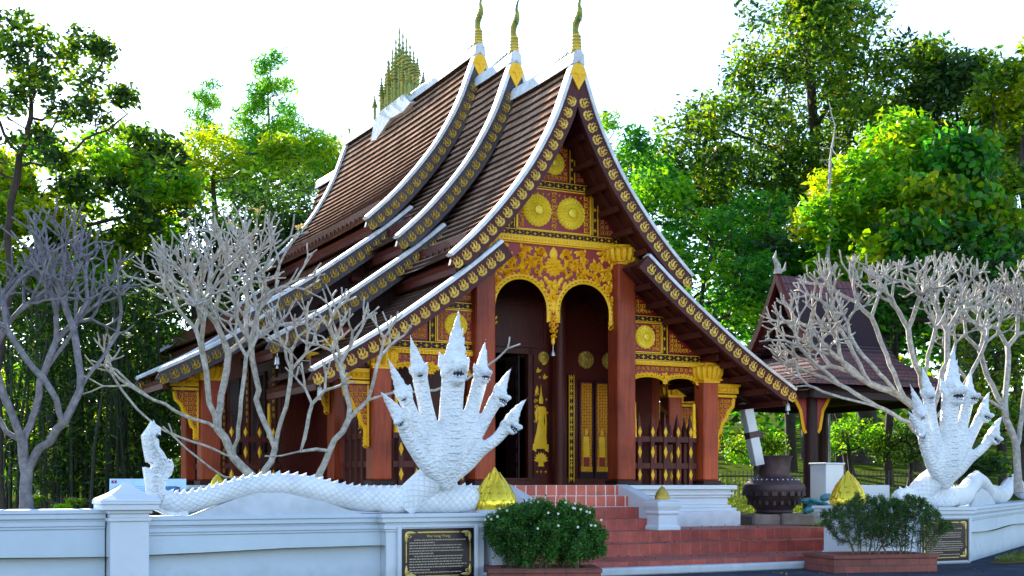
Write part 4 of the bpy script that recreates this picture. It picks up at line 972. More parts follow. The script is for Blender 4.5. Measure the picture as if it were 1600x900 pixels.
def naga(loc,label,body,fills,hood_off):
    n=thing('naga_statue',label,'statue',loc,TH)
    p,r_=body
    mb=MB(); mb.tube(p,r_,18,sq=1.0,uvw=1.3); b=mb.build('body','naga',n,smooth=70)
    mb=MB(); spikes(mb,p,r_,.105,.07); mb.build('dorsal_fins','hood',b,smooth=0)
    for fl in fills:
        mb=MB(); mb.prism(fl,-.12,.12); mb.build('plaster_infill','white',n,smooth=0)
    h=hb.build('hood','hood',n,smooth=180); h.location=hood_off
    m=h.modifiers.new('r','REMESH'); m.mode='VOXEL'; m.voxel_size=.02; m.use_smooth_shade=True
    m=h.modifiers.new('s','SMOOTH'); m.iterations=2; m.factor=.5
    [q.build('belly_ridges','hood',h,smooth=70) for q in hr]; [q.build('mouth','mouth',h) for q in hm]; [q.build('teeth','white',h) for q in ht]
    mb=MB(); x0,z0=-.5,.0
    mb.tube([(-.72,.3,-.3),(-.55,.26,-.08),(-.30,.22,.12),(-.05,.12,.35)],[.2,.23,.25,.22],14,uvw=1.3); nk=mb.build('neck','naga',n,smooth=70); nk.location=hood_off
    return n
TY=-3.55
bl=(uat(700,TY),TY,1.12)
def bp(px,top,bot): return (uat(px,TY)-bl[0],0,1.6+(755-(top+bot)/2)*(20.0-(700-px)*.0)/2000*(1-(700-px)*.00021)-1.12,(bot-top)/2*20*(1-(700-px)*.00021)/2000)
B=[bp(*q) for q in ((742,766,797),(735,760,801),(700,757,804),(650,760,804),(600,762,803),(560,760,800),(520,753,793),(480,743,784),(440,739,776),(400,742,776),(365,750,782),(330,761,792),(300,768,801),(272,770,806),(252,764,800))]
ps,rs=smooth_path(B,120)
left=naga(W(*bl[:2],1.12),'large white seven-headed naga serpent rearing on the wall left of the stairs',(ps,rs),
 [[(uat(x,TY)-bl[0],z-1.12) for x,z in ((560,1.12),(530,1.22),(500,1.33),(470,1.42),(440,1.46),(400,1.45),(370,1.38),(335,1.26),(300,1.13),(295,1.12))]],(-.09,-.32,.38))
# upright carved tail
mb=MB()
def tp(px,py): return (uat(px,TY)-bl[0],1.6+(755-py)*18.5/2000-1.12)
tail=[(292,806),(262,806),(240,797),(230,775),(226,742),(224,729),(238,733),(236,722),(229,722),(225,700),(222,680),(232,666),(238,655),(241,662),(249,667),(249,680),(243,676),(240,682),(246,686),(247,698),(255,708),(262,722),(266,715),(270,728),(266,742),(258,750),(256,764),(262,775),(275,783),(290,785)]
mb.prism([tp(*q) for q in tail],-.10,.10); t_=mb.build('carved_tail','hood',left,smooth=40,bevel=.04)
mb=MB()
for px,py,r in ((240,765,.05),(240,750,.05),(243,735,.05),(240,712,.05),(236,698,.045),(234,684,.04),(252,780,.05),(250,722,.05)): spiral(mb,*tp(px,py),r*1.5,0,1.1,1,.02,-.10,.035)
mb.ribbon([tp(*q) for q in ((285,795),(262,793),(248,780),(246,760),(250,740),(256,728),(248,710),(240,695),(236,675))],.03,-.10,.045)
mb.build('carved_flames','hood',t_,smooth=0)
# farther naga
cr=W(6.8,-3.9); dv=Vector((.489,.872)); inn=Vector((-.872,.489))
base=Vector((uat(1468,TY),TY)); bw=W(base.x,base.y,1.12)
def wl2(k,h,r): 
    p=Vector((cr.x,cr.y))+dv*k+inn*.28; q=p-Vector((bw.x,bw.y)); return (CS*q.x+SN*q.y,-SN*q.x+CS*q.y,h,r)
B2=[(-1.15,0,.17,.13),(-1.08,0,.19,.17),(-.7,0,.20,.2),(-.2,0,.20,.21),(.25,0,.20,.21),wl2(.55,.21,.2),wl2(1.2,.24,.2),wl2(1.9,.42,.19),wl2(2.6,.54,.18),wl2(3.4,.46,.18),wl2(4.2,.28,.18),wl2(5.2,.2,.19),wl2(6.4,.2,.19),wl2(7.4,.42,.18),wl2(8.4,.50,.18),wl2(9.6,.25,.17),wl2(11,.18,.16)]
ps,rs=smooth_path(B2,150)
right=naga(bw,'large white seven-headed naga serpent on the wall right of the stairs, bare branches above',(ps,rs),[],(-.06,-.30,.36))
mb=MB(); Xm=Matrix.Translation(Vector((CS*(cr.x-bw.x)+SN*(cr.y-bw.y),-SN*(cr.x-bw.x)+CS*(cr.y-bw.y),0)))@Matrix.Rotation(math.atan2(.872,.489)-TH,4,'Z'); mb.X=Xm
mb.prism([(1.3,0),(1.9,.24),(2.6,.37),(3.4,.29),(4.3,.08),(4.5,0)],.16,.40); mb.build('plaster_infill','white',right,smooth=0)
# ------------------------------------------------------------------ information board and small things behind the left wall
d=20.6; o=thing('information_board','pale blue printed information board with a small flag, behind the white pillar','sign',P(231,790,d),R(14))
hw=58*d/2000; mb=MB(); mb.X=Matrix.Rotation(R(-20),4,'X'); mb.box(-hw,hw,0,.03,.0,.46,0)
mb.add([(-hw+.03,-.004,.38),(-hw+.11,-.004,.38),(-hw+.11,-.004,.43),(-hw+.03,-.004,.43)],[(0,1,2,3)],2)
mb.add([(-hw+.03,-.006,.392),(-hw+.11,-.006,.392),(-hw+.11,-.006,.418),(-hw+.03,-.006,.418)],[(0,1,2,3)],3)
mb.add([(-hw+.07+.01*math.cos(a),-.008,.405+.01*math.sin(a)) for a in lin(0,5.5,8)],[tuple(range(8))],4)
text_lines(mb,-hw+.05,.05,.06,.34,9,-.004,1,5,.35); mb.add([(.2,-.005,.1),(.24,-.005,.07),(.42,-.005,.1),(.52,-.005,.2),(.45,-.005,.33),(.24,-.005,.33)],[(0,1,2,3,4,5)],5)
mb.build('panel',['blueL','blue','flagr','flagb','white','blued'],o,smooth=0)
mb=MB(); mb.box(-hw+.1,-hw+.14,.03,.07,-.55,.3); mb.box(hw-.14,hw-.1,.03,.07,-.55,.3); mb.build('legs','iron',o,smooth=0)
d=23; o=thing('blue_basin','low teal blue tiled basin between the naga tail and the bare tree','basin',P(315,800,d),R(20)); mb=MB()
for q,a,b in ((0,-.3,.3),(.04,.3,.36),(.0,.36,.42)): mb.box(-.28-q,.28+q,-.2-q,.2+q,a,b)
mb.build('rim','teal',o,smooth=0,bevel=.01)
o=thing('lotus_finial','tiny gold lotus bud among the bare branches behind the naga tail','finial',P(340,762,23.3),0); mb=MB(); lotus(mb,0,0,0,.38,0,8); mb.build('petals','gilt',o,smooth=70)
mb=MB(); mb.box(-.1,.1,-.1,.1,-.9,0.01); mb.build('post','white',o,smooth=0)
# ------------------------------------------------------------------ urn, leaning post, white box, rock
d=30.5; ub=P(1209,806,d); rz=R(15)
o=thing('stone_pedestal','rough grey stone block pedestal under the dark bronze urn','pedestal',(ub.x,ub.y,.5),rz)
mb=MB(); mb.box(-.82,-.1,-.6,.6,0,.72-.35); mb.box(-.08,.75,-.62,.6,0,.74-.35); mb.build('block','stone',o,smooth=0,bevel=.05)
uz=.5+.385
o=thing('bronze_urn','huge dark bronze urn with a drum-like neck, on a stone pedestal','urn',(ub.x,ub.y,uz),rz)
mb=MB(); mb.lathe(0,0,[(.42,0),(.46,.03),(.44,.08),(.60,.28),(.72,.50),(.745,.60),(.72,.68),(.55,.80),(.5,.84)],36); u_=mb.build('bowl','bronze',o)
mb=MB(); mb.lathe(0,0,[(.5,.84),(.42,.86),(.38,.92),(.385,1.1),(.41,1.30),(.45,1.36),(.38,1.37),(.35,1.2)],36); mb.build('neck','bronze',u_)
mb=MB()
for k in range(30):
    a=2*math.pi*k/30; mb.ell((.60*math.cos(a),.60*math.sin(a),.80),(.018,.018,.018),6)
    mb.box(*sorted((0,.0)),0,0,0,0) if 0 else None
mb.build('rim_studs','white',u_)
mb=MB()
for k in range(22):
    a=2*math.pi*k/22; mb.X=Matrix.Rotation(a,4,'Z'); mb.box(.68,.745,-.06,.06,.42,.52); mb.box(.56,.63,-.03,.03,.2,.3)
mb.build('relief_frieze','bronze',u_,smooth=0)
d=30.0; p0=P(1184,726,d); p1=P(1164,628,d); o=thing('leaning_post','tall white square post leaning against the bronze urn, with a strap','post',p0,0)
v=p1-p0; L=v.length; mb=MB(); mb.X=Matrix.Rotation(math.atan2(v.x,v.z),4,'Y')@Matrix.Rotation(R(20),4,'Z'); mb.box(-.12,.12,-.12,.12,-.02,L); mb.build('shaft','white',o,smooth=0,bevel=.01)
mb.v=[];mb.f=[];mb.m=[];mb.uv=[]; mb.box(-.125,.135,-.125,.125,L*.42,L*.52); mb.box(.13,.28,-.05,.05,L*.40,L*.50); mb.build('strap','bronze',o,smooth=0)
d=31; o=thing('white_plinth_block','plain white block standing between the urn and the gold lotus bud','block',P(1292,800,d)-Vector((0,0,.3)),R(28)); mb=MB(); mb.box(-.28,.28,-.28,.28,0,1.45); mb.box(-.31,.31,-.31,.31,1.45,1.49); mb.build('block','white',o,smooth=0,bevel=.01)
mb=MB(); mb.box(.32,1.9,-.15,.15,0,.95); mb.build('low_kerb','white',o,smooth=0,bevel=.01)
o=thing('teal_rock','small teal green rock lying at the foot of the white block','rock',P(1277,800,29.5)-Vector((0,0,.05)),0); mb=MB()
for k in range(7):
    mb.ell((rnd.uniform(-.22,.22),rnd.uniform(-.1,.1),.12+.09*(k%4)),(rnd.uniform(.14,.26),.2,rnd.uniform(.06,.12)),8,rot=Matrix.Rotation(rnd.uniform(-.5,.5),3,'Y'))
mb.build('stones','teal',o,smooth=0)
# ------------------------------------------------------------------ pavilion
pv=P(1215,750,37); pz=1.45
o=thing('pavilion','open dark pavilion with steep tiled roof and gold post brackets, behind the bare right tree','pavilion',(pv.x,pv.y,pz),TH)
def sheet(mb,a,b,c,d,n,drop=0,th_=.1):   # roof plane a-b top edge, d-c bottom edge, tile ribs by bands
    a,b,c,d=map(Vector,(a,b,c,d)); vs=[];fs=[];uv=[]
    for i in range(n):
        f0,f1=i/n,(i+1)/n
        for f,o_ in ((f0,0.02),(f1,.07)):
            g=f-drop*math.sin(f*math.pi)*0
            p,q=a.lerp(d,g),b.lerp(c,g); s_=-drop*math.sin(math.pi*f)
            vs+=[p+Vector((0,0,o_+s_)),q+Vector((0,0,o_+s_))]
    m=len(vs)//2; Lh=(d-a).length; Lw=(c-d).length
    for i in range(m-1):
        fs.append((2*i,2*i+2,2*i+3,2*i+1)); fa=[(i//2+i%2)/n,((i+1)//2+(i+1)%2)/n]; uv.append([(0,fa[0]*Lh),(0,fa[1]*Lh),(Lw,fa[1]*Lh),(Lw,fa[0]*Lh)])
    mb.add(vs,fs,0,uv)
    k=len(vs); mb.add([a-Vector((0,0,th_)),b-Vector((0,0,th_)),c-Vector((0,0,th_)),d-Vector((0,0,th_))],[(0,1,2,3)],1)
rl=2.9; RZ=7.6-pz; 
mb=MB(); hw=1.75; ez=5.05-pz
sheet(mb,(0,0,RZ),(rl,0,RZ),(rl+.1,-hw,ez),(0,-hw,ez),14,.25); sheet(mb,(rl,0,RZ),(0,0,RZ),(0,hw,ez),(rl+.1,hw,ez),14,.25); r1=mb.build('upper_roof',['shingle2','dark'],o,smooth=0)
mb=MB()
for s_ in (-1,1):
    for i in range(10):
        f0,f1=i/10,(i+1)/10; p=lambda f:(s_*hw*f,RZ+(ez-RZ)*f-.25*math.sin(math.pi*f))
        (y0,z0),(y1,z1)=p(f0),p(f1); mb.add([(-.08,y0,z0+.12),(-.08,y1,z1+.12),(-.08,y1,z1-.2),(-.08,y0,z0-.2),(.06,y0,z0+.12),(.06,y1,z1+.12),(.06,y1,z1-.2),(.06,y0,z0-.2)],[(0,1,2,3),(7,6,5,4),(0,4,5,1),(3,2,6,7)])
mb.build('verge_boards','wood',r1,smooth=0)
mb=MB(); mb.add([(.5,0,RZ-.2),(.5,-hw+.25,ez),(.5,hw-.25,ez)],[(0,2,1)]); 
for k in range(9): zz=ez+.1+k*.25; w_=(RZ-zz)/(RZ-ez)*hw*.8; mb.box(.36,.5,-w_,w_,zz,zz+.07)
mb.build('slatted_gable','dark',r1,smooth=0)
for x in (0,rl): mb=MB(); mb.tube([(x,0,RZ+.05),(x,0,RZ+.3),(x-.12,0,RZ+.5),(x-.05,0,RZ+.72)],[.12,.09,.06,.01],6); mb.tube([(x,0,RZ+.1),(x+.25,0,RZ+.2),(x+.3,0,RZ+.42)],[.07,.05,.01],6); mb.build('ridge_finial','bark_f',r1)
mb=MB(); x0,x1=-1.6,rl+1.6; y0=3.3; ex=4.15-pz; ix0,ix1,iy=.25,rl-.25,1.6; iz=5.25-pz
sheet(mb,(ix0,-iy,iz),(ix1,-iy,iz),(x1,-y0,ex),(x0,-y0,ex),10,.12); sheet(mb,(ix1,iy,iz),(ix0,iy,iz),(x0,y0,ex),(x1,y0,ex),10,.12)
sheet(mb,(ix0,iy,iz),(ix0,-iy,iz),(x0,-y0,ex),(x0,y0,ex),10,.12); sheet(mb,(ix1,-iy,iz),(ix1,iy,iz),(x1,y0,ex),(x1,-y0,ex),10,.12)
mb.build('lower_roof',['shingle2','dark'],o,smooth=0)
mb=MB(); mb.box(x0+.1,x1-.1,-y0+.1,-y0+.22,ex-.3,ex-.1); mb.box(x0+.1,x1-.1,y0-.22,y0-.1,ex-.3,ex-.1); mb.box(x0+.1,x0+.22,-y0+.1,y0-.1,ex-.3,ex-.1); mb.box(x1-.22,x1-.1,-y0+.1,y0-.1,ex-.3,ex-.1); mb.box(0,rl,-2.3,2.3,ex+.2,ex+.26)
mb.build('eave_beams','dark',o,smooth=0)
for x in (-.9,rl+.9):
    for y in (-2.5,2.5):
        mb=MB(); mb.lathe(x,y,[(.22,-1),(.20,0),(.18,2.8)],14); c_=mb.build('post','dark',o)
        if y<0 or x<0:
            mb=MB()
            for s_ in (-1,1):
                mb.prism([(x+s_*.17,2.7),(x+s_*.75,2.7),(x+s_*.6,2.45),(x+s_*.38,2.1),(x+s_*.28,1.6),(x+s_*.17,1.5)],y-.05,y+.05,1); mb.ribbon([(x+s_*.72,2.68),(x+s_*.58,2.42),(x+s_*.38,2.1),(x+s_*.28,1.6),(x+s_*.2,1.5)],.05,y-.06,.05,0); mb.box(*sorted((x+s_*.17,x+s_*.8)),y-.09,y+.05,2.6,2.75,0)
            mb.build('gilt_bracket',['gold','red'],c_,smooth=0)
# iron fence
def fence(p,q,n,z,label):
    o=thing('iron_fence',label,'fence',(p.x,p.y,z),math.atan2(q.y-p.y,q.x-p.x)); L=(q-p).length; mb=MB()
    mb.box(0,L,-.02,.02,.1,.15); mb.box(0,L,-.02,.02,.85,.9)
    for k in range(n): x=L*(k+.5)/n; mb.tube([(x,0,-.3),(x,0,1.05)],.014,5)
    mb.build('bars','iron',o,smooth=0)
fence(P(1120,750,41),P(1500,750,41),60,.95,'low black iron fence seen beneath the pavilion roof')

# ------------------------------------------------------------------ plants
def spacecol(base,att,step,infl,kill,rng,trunk=None,maxit=220):
    nodes=[np.array(base,float)]; par=[-1]
    for p in (trunk or []):
        p=np.array(p,float); 
        while np.linalg.norm(p-nodes[-1])>step*1.2:
            nodes.append(nodes[-1]+(p-nodes[-1])/np.linalg.norm(p-nodes[-1])*step+rng.normal(0,step*.07,3)); par.append(len(nodes)-2)
    att=np.array(att); nd=np.full(len(att),1e9); ni=np.zeros(len(att),int); done=0
    for it in range(maxit):
        new=np.array(nodes[done:]); 
        if len(new)==0 or len(att)==0: break
        D=np.linalg.norm(att[:,None]-new[None],axis=2); j=D.argmin(1); m=D[np.arange(len(att)),j]; up=m<nd; nd[up]=m[up]; ni[up]=j[up]+done; done=len(nodes)
        keep=nd>kill; att,nd,ni=att[keep],nd[keep],ni[keep]
        if len(att)==0: break
        act=nd<infl
        if not act.any(): act=nd<nd.min()+.5
        for k in np.unique(ni[act]):
            d=att[act&(ni==k)]-nodes[k]; d/=np.linalg.norm(d,axis=1)[:,None]; s_=d.sum(0); s_=s_/(np.linalg.norm(s_)+1e-6)+rng.normal(0,.12,3); s_/=np.linalg.norm(s_)+1e-9
            q=nodes[k]+s_*step
            if par.count(k)<4 if len(nodes)<400 else True:
                nodes.append(q); par.append(int(k))
        if len(nodes)>5000: break
    return np.array(nodes),par
def skeleton(nodes,par,rmin,expo,rmax=9,minlen=0):
    n=len(nodes); ch=[[] for _ in range(n)]
    for i,p in enumerate(par):
        if p>=0: ch[p].append(i)
    tips=[0]*n
    for i in reversed(range(n)): tips[i]=sum(tips[c] for c in ch[i]) or 1
    r=[min(rmax,rmin*t**expo) for t in tips]
    paths=[];st=[(0,None)]
    while st:
        s_,pr=st.pop(); p=[s_] if pr is None else [pr,s_]; c=s_
        while ch[c]:
            o=sorted(ch[c],key=lambda k:-tips[k]); 
            for k in o[1:]: st.append((k,c))
            c=o[0]; p.append(c)
        if len(p)>minlen: paths.append(p)
    tipn=[i for i in range(n) if not ch[i]]
    return paths,r,tipn
def wood_mesh(nodes,paths,r,name,m,parent,sides=6,flare=0,tipf=.8):
    mb=MB()
    for p in paths:
        rr=[r[i] for i in p]
        if len(p)>1: rr[0]=min(rr[0],rr[1]*1.15)
        rr[-1]*=tipf
        if p[0]==0 and flare: rr[0]*=1+flare; 
        if p[0]==0 and flare and len(rr)>2: rr[1]*=1+flare*.4
        mb.tube([nodes[i] for i in p],rr,sides+(4 if rr[0]>.1 else 0))
    return mb.build(name,m,parent,smooth=60)
def leaf_obj(name,C_,L,Wd,mats,parent,rng,droop=.2,midx=None,shape=4,orient=None):
    N=len(C_); C_=np.array(C_)
    a=rng.normal(0,1,(N,3)); a[:,2]=a[:,2]*.6-droop
    if orient is not None: a=a*.6+orient
    a/=np.linalg.norm(a,axis=1)[:,None]
    b=rng.normal(0,1,(N,3)); b-=a*(a*b).sum(1)[:,None]; b/=np.linalg.norm(b,axis=1)[:,None]; nn=np.cross(a,b)
    l=(L*rng.uniform(.6,1.35,N))[:,None]; w_=l*Wd
    if shape==6:
        v=np.empty((N,6,3))
        for q,(p_,s_) in enumerate(((-.5,0),(-.25,.42),(.12,.5),(.5,0),(.12,-.5),(-.25,-.42))): v[:,q]=C_+a*l*p_+b*w_*s_+nn*l*.10*abs(s_)*2
        return raw_poly(name,v,6,mats,parent,rng,midx)
    v=np.empty((N,4,3)); v[:,0]=C_-a*l*.5; v[:,1]=C_+b*w_*.5+nn*l*.06-a*l*.05; v[:,2]=C_+a*l*.5-nn*l*.05; v[:,3]=C_-b*w_*.5+nn*l*.06-a*l*.05
    return raw_poly(name,v,4,mats,parent,rng,midx)
def raw_poly(name,v,K,mats,parent,rng,midx):
    N=len(v)
    me=bpy.data.meshes.new(name); me.vertices.add(N*K); me.vertices.foreach_set('co',v.ravel())
    me.loops.add(N*K); me.loops.foreach_set('vertex_index',np.arange(N*K)); me.polygons.add(N)
    me.polygons.foreach_set('loop_start',np.arange(0,N*K,K)); me.polygons.foreach_set('loop_total',np.full(N,K))
    for m in mats: me.materials.append(M[m])
    if len(mats)>1: me.polygons.foreach_set('material_index',(midx if midx is not None else rng.integers(0,len(mats),N)).astype(np.int32))
    me.update(calc_edges=True); me.validate()
    o=bpy.data.objects.new(name,me); COL.objects.link(o); o.parent=parent; return o
def ellpts(c,r,n,rng,zmin=-1,shell=.3,lump=0):
    out=[]
    ph=rng.uniform(0,6,6)
    while len(out)<n:
        p=rng.normal(0,1,3); p/=np.linalg.norm(p); 
        if p[2]<zmin: continue
        k=1+lump*(math.sin(3*p[0]+ph[0])*math.sin(4*p[2]+ph[1])+.6*math.sin(7*p[0]+ph[2])*math.sin(6*p[2]+ph[3]))
        p=p*(shell+(1-shell)*rng.random())**.6*k; out.append(np.array(c)+p*np.array(r))
    return out
def leafy(name,label,cat,blobs,base,seed,n_att,leafn,L,Wd,mats,spread,group=None,step=.5,rmin=.022,expo=.46,droop=.2,bark='bark',trunkto=None,clumpmix=True,zmin=-.75,shell=.25,lump=.22,shape=4):
    rng=np.random.default_rng(seed); base=Vector(base); t=thing(name,label,cat,base,0,group)
    att=[]
    tot=sum(b[1][0]*b[1][2] for b in blobs)
    for c,r_ in blobs: att+=ellpts(np.array(c)-np.array(base),r_,max(12,int(n_att*r_[0]*r_[2]/tot)),rng,zmin,shell,lump)
    c0=np.array(blobs[0][0])-np.array(base); tt=trunkto or [(c0[0]*.3,c0[1]*.3,c0[2]*.35),(c0[0]*.8,c0[1]*.8,max(.3,c0[2]-blobs[0][1][2]*.6))]
    nodes,par=spacecol((0,0,0),att,step,max(2.2,step*5),step*1.15,rng,tt)
    paths,r_,tips=skeleton(nodes,par,rmin,expo,.6)
    wood_mesh(nodes,paths,r_,'trunk',bark,t,5,.4)
    tp_=nodes[tips]; k=rng.integers(0,len(tp_),leafn); hz=rng.integers(0,len(mats),len(tp_))
    C_=tp_[k]+np.clip(rng.normal(0,1,(leafn,3)),-1.7,1.7)*np.array(spread)
    mi=np.where(rng.random(leafn)<.75,hz[k],rng.integers(0,len(mats),leafn)) if clumpmix else None
    leaf_obj('crown',C_,L,Wd,mats,t,rng,droop,mi,shape); return t
def B_(px,py,d,rx,ry,rz): return (tuple(P(px,py,d)),(rx,ry,rz))
def gz(p): return lawn_h(p)
def gb(px,d): p=P(px,755,d); p.z=lawn_h(p)-.1; return p
# ---- right side
leafy('broadleaf_tree','tallest dark broadleaf tree rising right of the temple against the sky','tree',
 [B_(1275,150,55,4.0,3.6,4.0),B_(1160,260,54,3.6,3,3.2),B_(1330,250,57,4.2,3,3.6),B_(1100,215,54,2.0,1.6,1.2),B_(1270,50,55,2.2,2,1.8),B_(1170,130,55,1.6,1.4,1.2),B_(1240,370,55,4.5,3,2.8),B_(1080,300,53,1.8,1.5,1.5)],gb(1265,56),11,900,80000,.28,.42,['leafA','leafB','leafA'],(.50,.50,.42),step=.6,shell=.1)
leafy('broadleaf_tree','dark tree with a rounded top at the upper right, beside the tallest tree','tree',
 [B_(1480,160,54,1.9,1.8,2.2),B_(1500,260,55,2.6,2,2.6),B_(1420,290,57,2.4,2,2.6),B_(1560,240,55,1.6,1.6,1.6),B_(1460,95,54,1.1,1.1,.8)],gb(1490,55),12,420,30000,.28,.42,['leafB','leafA'],(.46,.46,.38),step=.6)
leafy('broadleaf_tree','sunlit yellow green tree at the right edge of the view','tree',
 [B_(1590,190,48,1.6,1.6,2.6),B_(1610,330,47,1.9,1.6,2.2),B_(1640,120,48,1.5,1.5,1.5)],gb(1620,48),13,240,10000,.30,.42,['leafA','leafY'],(.34,.34,.28),step=.55)
leafy('young_tree','bright lime green young tree with loose leaf sprays in front of the dark trees','tree',
 [B_(1400,250,45,1.3,1.2,1.7),B_(1360,320,44,2.3,1.8,1.9),B_(1440,330,45,1.9,1.5,1.8),B_(1300,330,44,1.0,1,1.3),B_(1380,410,44,2.6,1.6,1.2)],gb(1390,45),14,380,15000,.34,.36,['leafC','leafY','leafC'],(.36,.36,.3),step=.5)
leafy('vine_tree','tree draped with very large round yellowish leaves above the bare branches','tree',
 [B_(1480,350,42,1.2,1,1.6),B_(1420,400,41,1.5,1,.9),B_(1530,400,42,1.6,1,1.6),B_(1500,260,43,.9,.8,1.0)],gb(1500,42.5),15,260,7000,.25,.8,['leafE','leafA','leafY','leafE'],(.40,.40,.36),step=.5,droop=.7,shape=6)
leafy('broadleaf_tree','emerald green bushy tree just right of the temple roof edge','tree',
 [B_(1090,420,47,2.3,1.8,2.3),B_(1030,330,48,1.7,1.6,2.1),B_(1150,470,46,1.8,1.6,2.0),B_(1000,260,50,1.0,1,1.3),B_(1180,370,49,1.8,1.5,1.9)],gb(1090,47),16,380,14000,.26,.42,['leafE','leafC','leafE'],(.34,.34,.28),step=.5)
leafy('broadleaf_tree','light green slender treetop showing behind the right slope of the temple gable','tree',
 [B_(950,230,52,1.0,1,1.5),B_(985,310,52,1.3,1.2,1.8),B_(930,330,53,1.8,1.2,2.2)],gb(960,52),17,170,4500,.25,.36,['leafC','leafA'],(.3,.3,.24),step=.5)
leafy('broadleaf_tree','shaded dark green tree behind the ridge of the pavilion','tree',
 [B_(1260,440,48,3.2,2,2.0),B_(1380,470,49,3.4,2,2.2),B_(1500,480,48,3.0,2,2.2)],gb(1330,48.5),18,300,12000,.30,.42,['leafB','leafE'],(.42,.42,.36),step=.6)
leafy('shrub_tree','yellow green low tree under the right frangipani, at the right edge','tree',
 [B_(1560,560,37,1.5,1.2,1.7),B_(1620,480,38,1.3,1.2,2.0),B_(1590,660,36,1.4,1.0,1.0),B_(1500,640,38,1.0,1,1.4)],gb(1570,37.5),19,220,9000,.17,.5,['leafY','leafA','leafG'],(.28,.28,.24),step=.35)
for i,(px,py,d,s_,lab) in enumerate([(1330,690,46,1.5,'round low bush catching sun under the pavilion roof'),(1420,700,45,1.2,'low clipped bush between the pavilion posts, beside the farther naga'),(1180,705,44,1.2,'sunlit low bush seen past the leaning white post'),(1520,725,33,.8,'small reddish leafed bush behind the humps of the farther naga')]):
    leafy('bush',lab,'bush',[B_(px,py,d,s_,s_*.7,s_*.55)],gb(px,d),30+i,60,2600,.13,.5,['leafA','leafC'] if i%2==0 else ['leafA','leafB'],(.22,.22,.16),step=.25,trunkto=[(0,0,.3)],group='low bushes beyond the pavilion')
# trunks under the canopy, right
for i,(px,d,r_,lab) in enumerate([(1236,50,.26,'straight brown trunk beyond the pavilion, nearest its left post'),(1312,52,.2,'sunlit reddish trunk seen through the middle of the pavilion'),(1345,54,.5,'thick dark trunk seen through the middle of the pavilion'),(1430,50,.3,'brown trunk just left of the farther naga heads'),(1510,40,.12,'thin pale trunk right of the farther naga'),(1590,42,.35,'thick dark trunk at the right edge behind the naga')]):
    b_=gb(px,d); t=thing('broadleaf_tree',lab,'tree',b_,0,'trunks beyond the pavilion'); rng=np.random.default_rng(50+i)
    nodes,par=spacecol((0,0,0),ellpts((0,0,6.2),(2.6,2,1.6),60,rng,-.8,.2),.5,3,.6,rng,[(rng.uniform(-.3,.3),0,2.2),(rng.uniform(-.4,.4),0,4)]); pa,rr,tips=skeleton(nodes,par,.03,.5,r_); wood_mesh(nodes,pa,[max(q,r_*.8) if k<7 else q for k,q in enumerate(rr)],'trunk','bark',t,6,.3)
    tp_=nodes[tips]; k=rng.integers(0,len(tp_),2500); leaf_obj('crown',tp_[k]+rng.normal(0,.45,(2500,3)),.3,.45,['leafB','leafE'],t,rng)
# ---- left side
leafy('broadleaf_tree','dark leafed tree with open sprays against the sky at the upper left','tree',
 [B_(55,150,30,1.5,1.3,1.5),B_(130,70,30,.8,.8,.6),B_(140,170,30,1.1,1,.9),B_(-20,120,30,1.3,1,1.8),B_(40,240,30,1.3,1,.7),B_(20,50,30,.7,.6,.5),B_(190,165,30,.35,.3,.25),B_(230,250,31,.6,.5,.3)],gb(10,30.5),61,330,6500,.19,.42,['leafB','leafA'],(.17,.17,.13),step=.3,rmin=.012,shell=.1,lump=.3,trunkto=[(-.3,0,4),(.1,0,6.5)])
leafy('broadleaf_tree','mid green tree filling the left edge below the dark sprays','tree',
 [B_(60,300,36,2.4,1.6,1.5),B_(180,300,37,2.2,1.6,1.5),B_(20,380,35,1.8,1.4,1.6),B_(230,250,38,1.3,1.2,.9),B_(120,380,36,2.2,1.5,1.4)],gb(90,36.5),62,420,19000,.24,.45,['leafC','leafA','leafY','leafB'],(.30,.30,.25),step=.45)
leafy('bamboo_clump','yellow green bamboo thicket glowing behind the bare tree, left of the roof','bamboo',
 [B_(330,270,50,2.4,1.6,1.5),B_(420,280,50,2.0,1.5,1.3),B_(270,290,49,1.6,1.4,1.3),B_(490,250,52,1.0,1,1.3),B_(520,300,52,1.2,1,1.6)],gb(360,50),63,330,12000,.36,.20,['leafY','leafC','leafY'],(.42,.42,.30),step=.5,bark='bamboo')
leafy('bamboo_clump','tall feathery bamboo plume against the sky, nearer the roof','bamboo',
 [B_(420,120,55,.6,.6,1.0),B_(425,180,55,1.2,1,1.6),B_(415,240,55,1.6,1.2,1.8),B_(430,95,55,.35,.3,.5),B_(380,200,55,.6,.6,.8)],gb(420,55),64,260,8000,.36,.15,['leafE','leafC'],(.28,.28,.2),step=.4,rmin=.012,bark='bamboo',droop=.6)
leafy('bamboo_clump','smaller feathery bamboo plume against the sky, farther from the roof','bamboo',
 [B_(320,150,56,.5,.5,.7),B_(315,200,56,.7,.6,.9),B_(335,135,56,.3,.3,.3)],gb(320,56),65,110,1900,.34,.14,['leafE','leafC'],(.26,.26,.16),step=.35,rmin=.01,bark='bamboo',droop=.6)
leafy('bamboo_clump','slender light green bamboo tops leaning towards the far roof end','bamboo',
 [B_(505,225,54,.6,.5,.8),B_(480,270,54,.8,.6,1.0)],gb(500,54),66,90,2200,.32,.15,['leafC','leafE'],(.26,.26,.16),step=.35,rmin=.01,bark='bamboo',droop=.6)
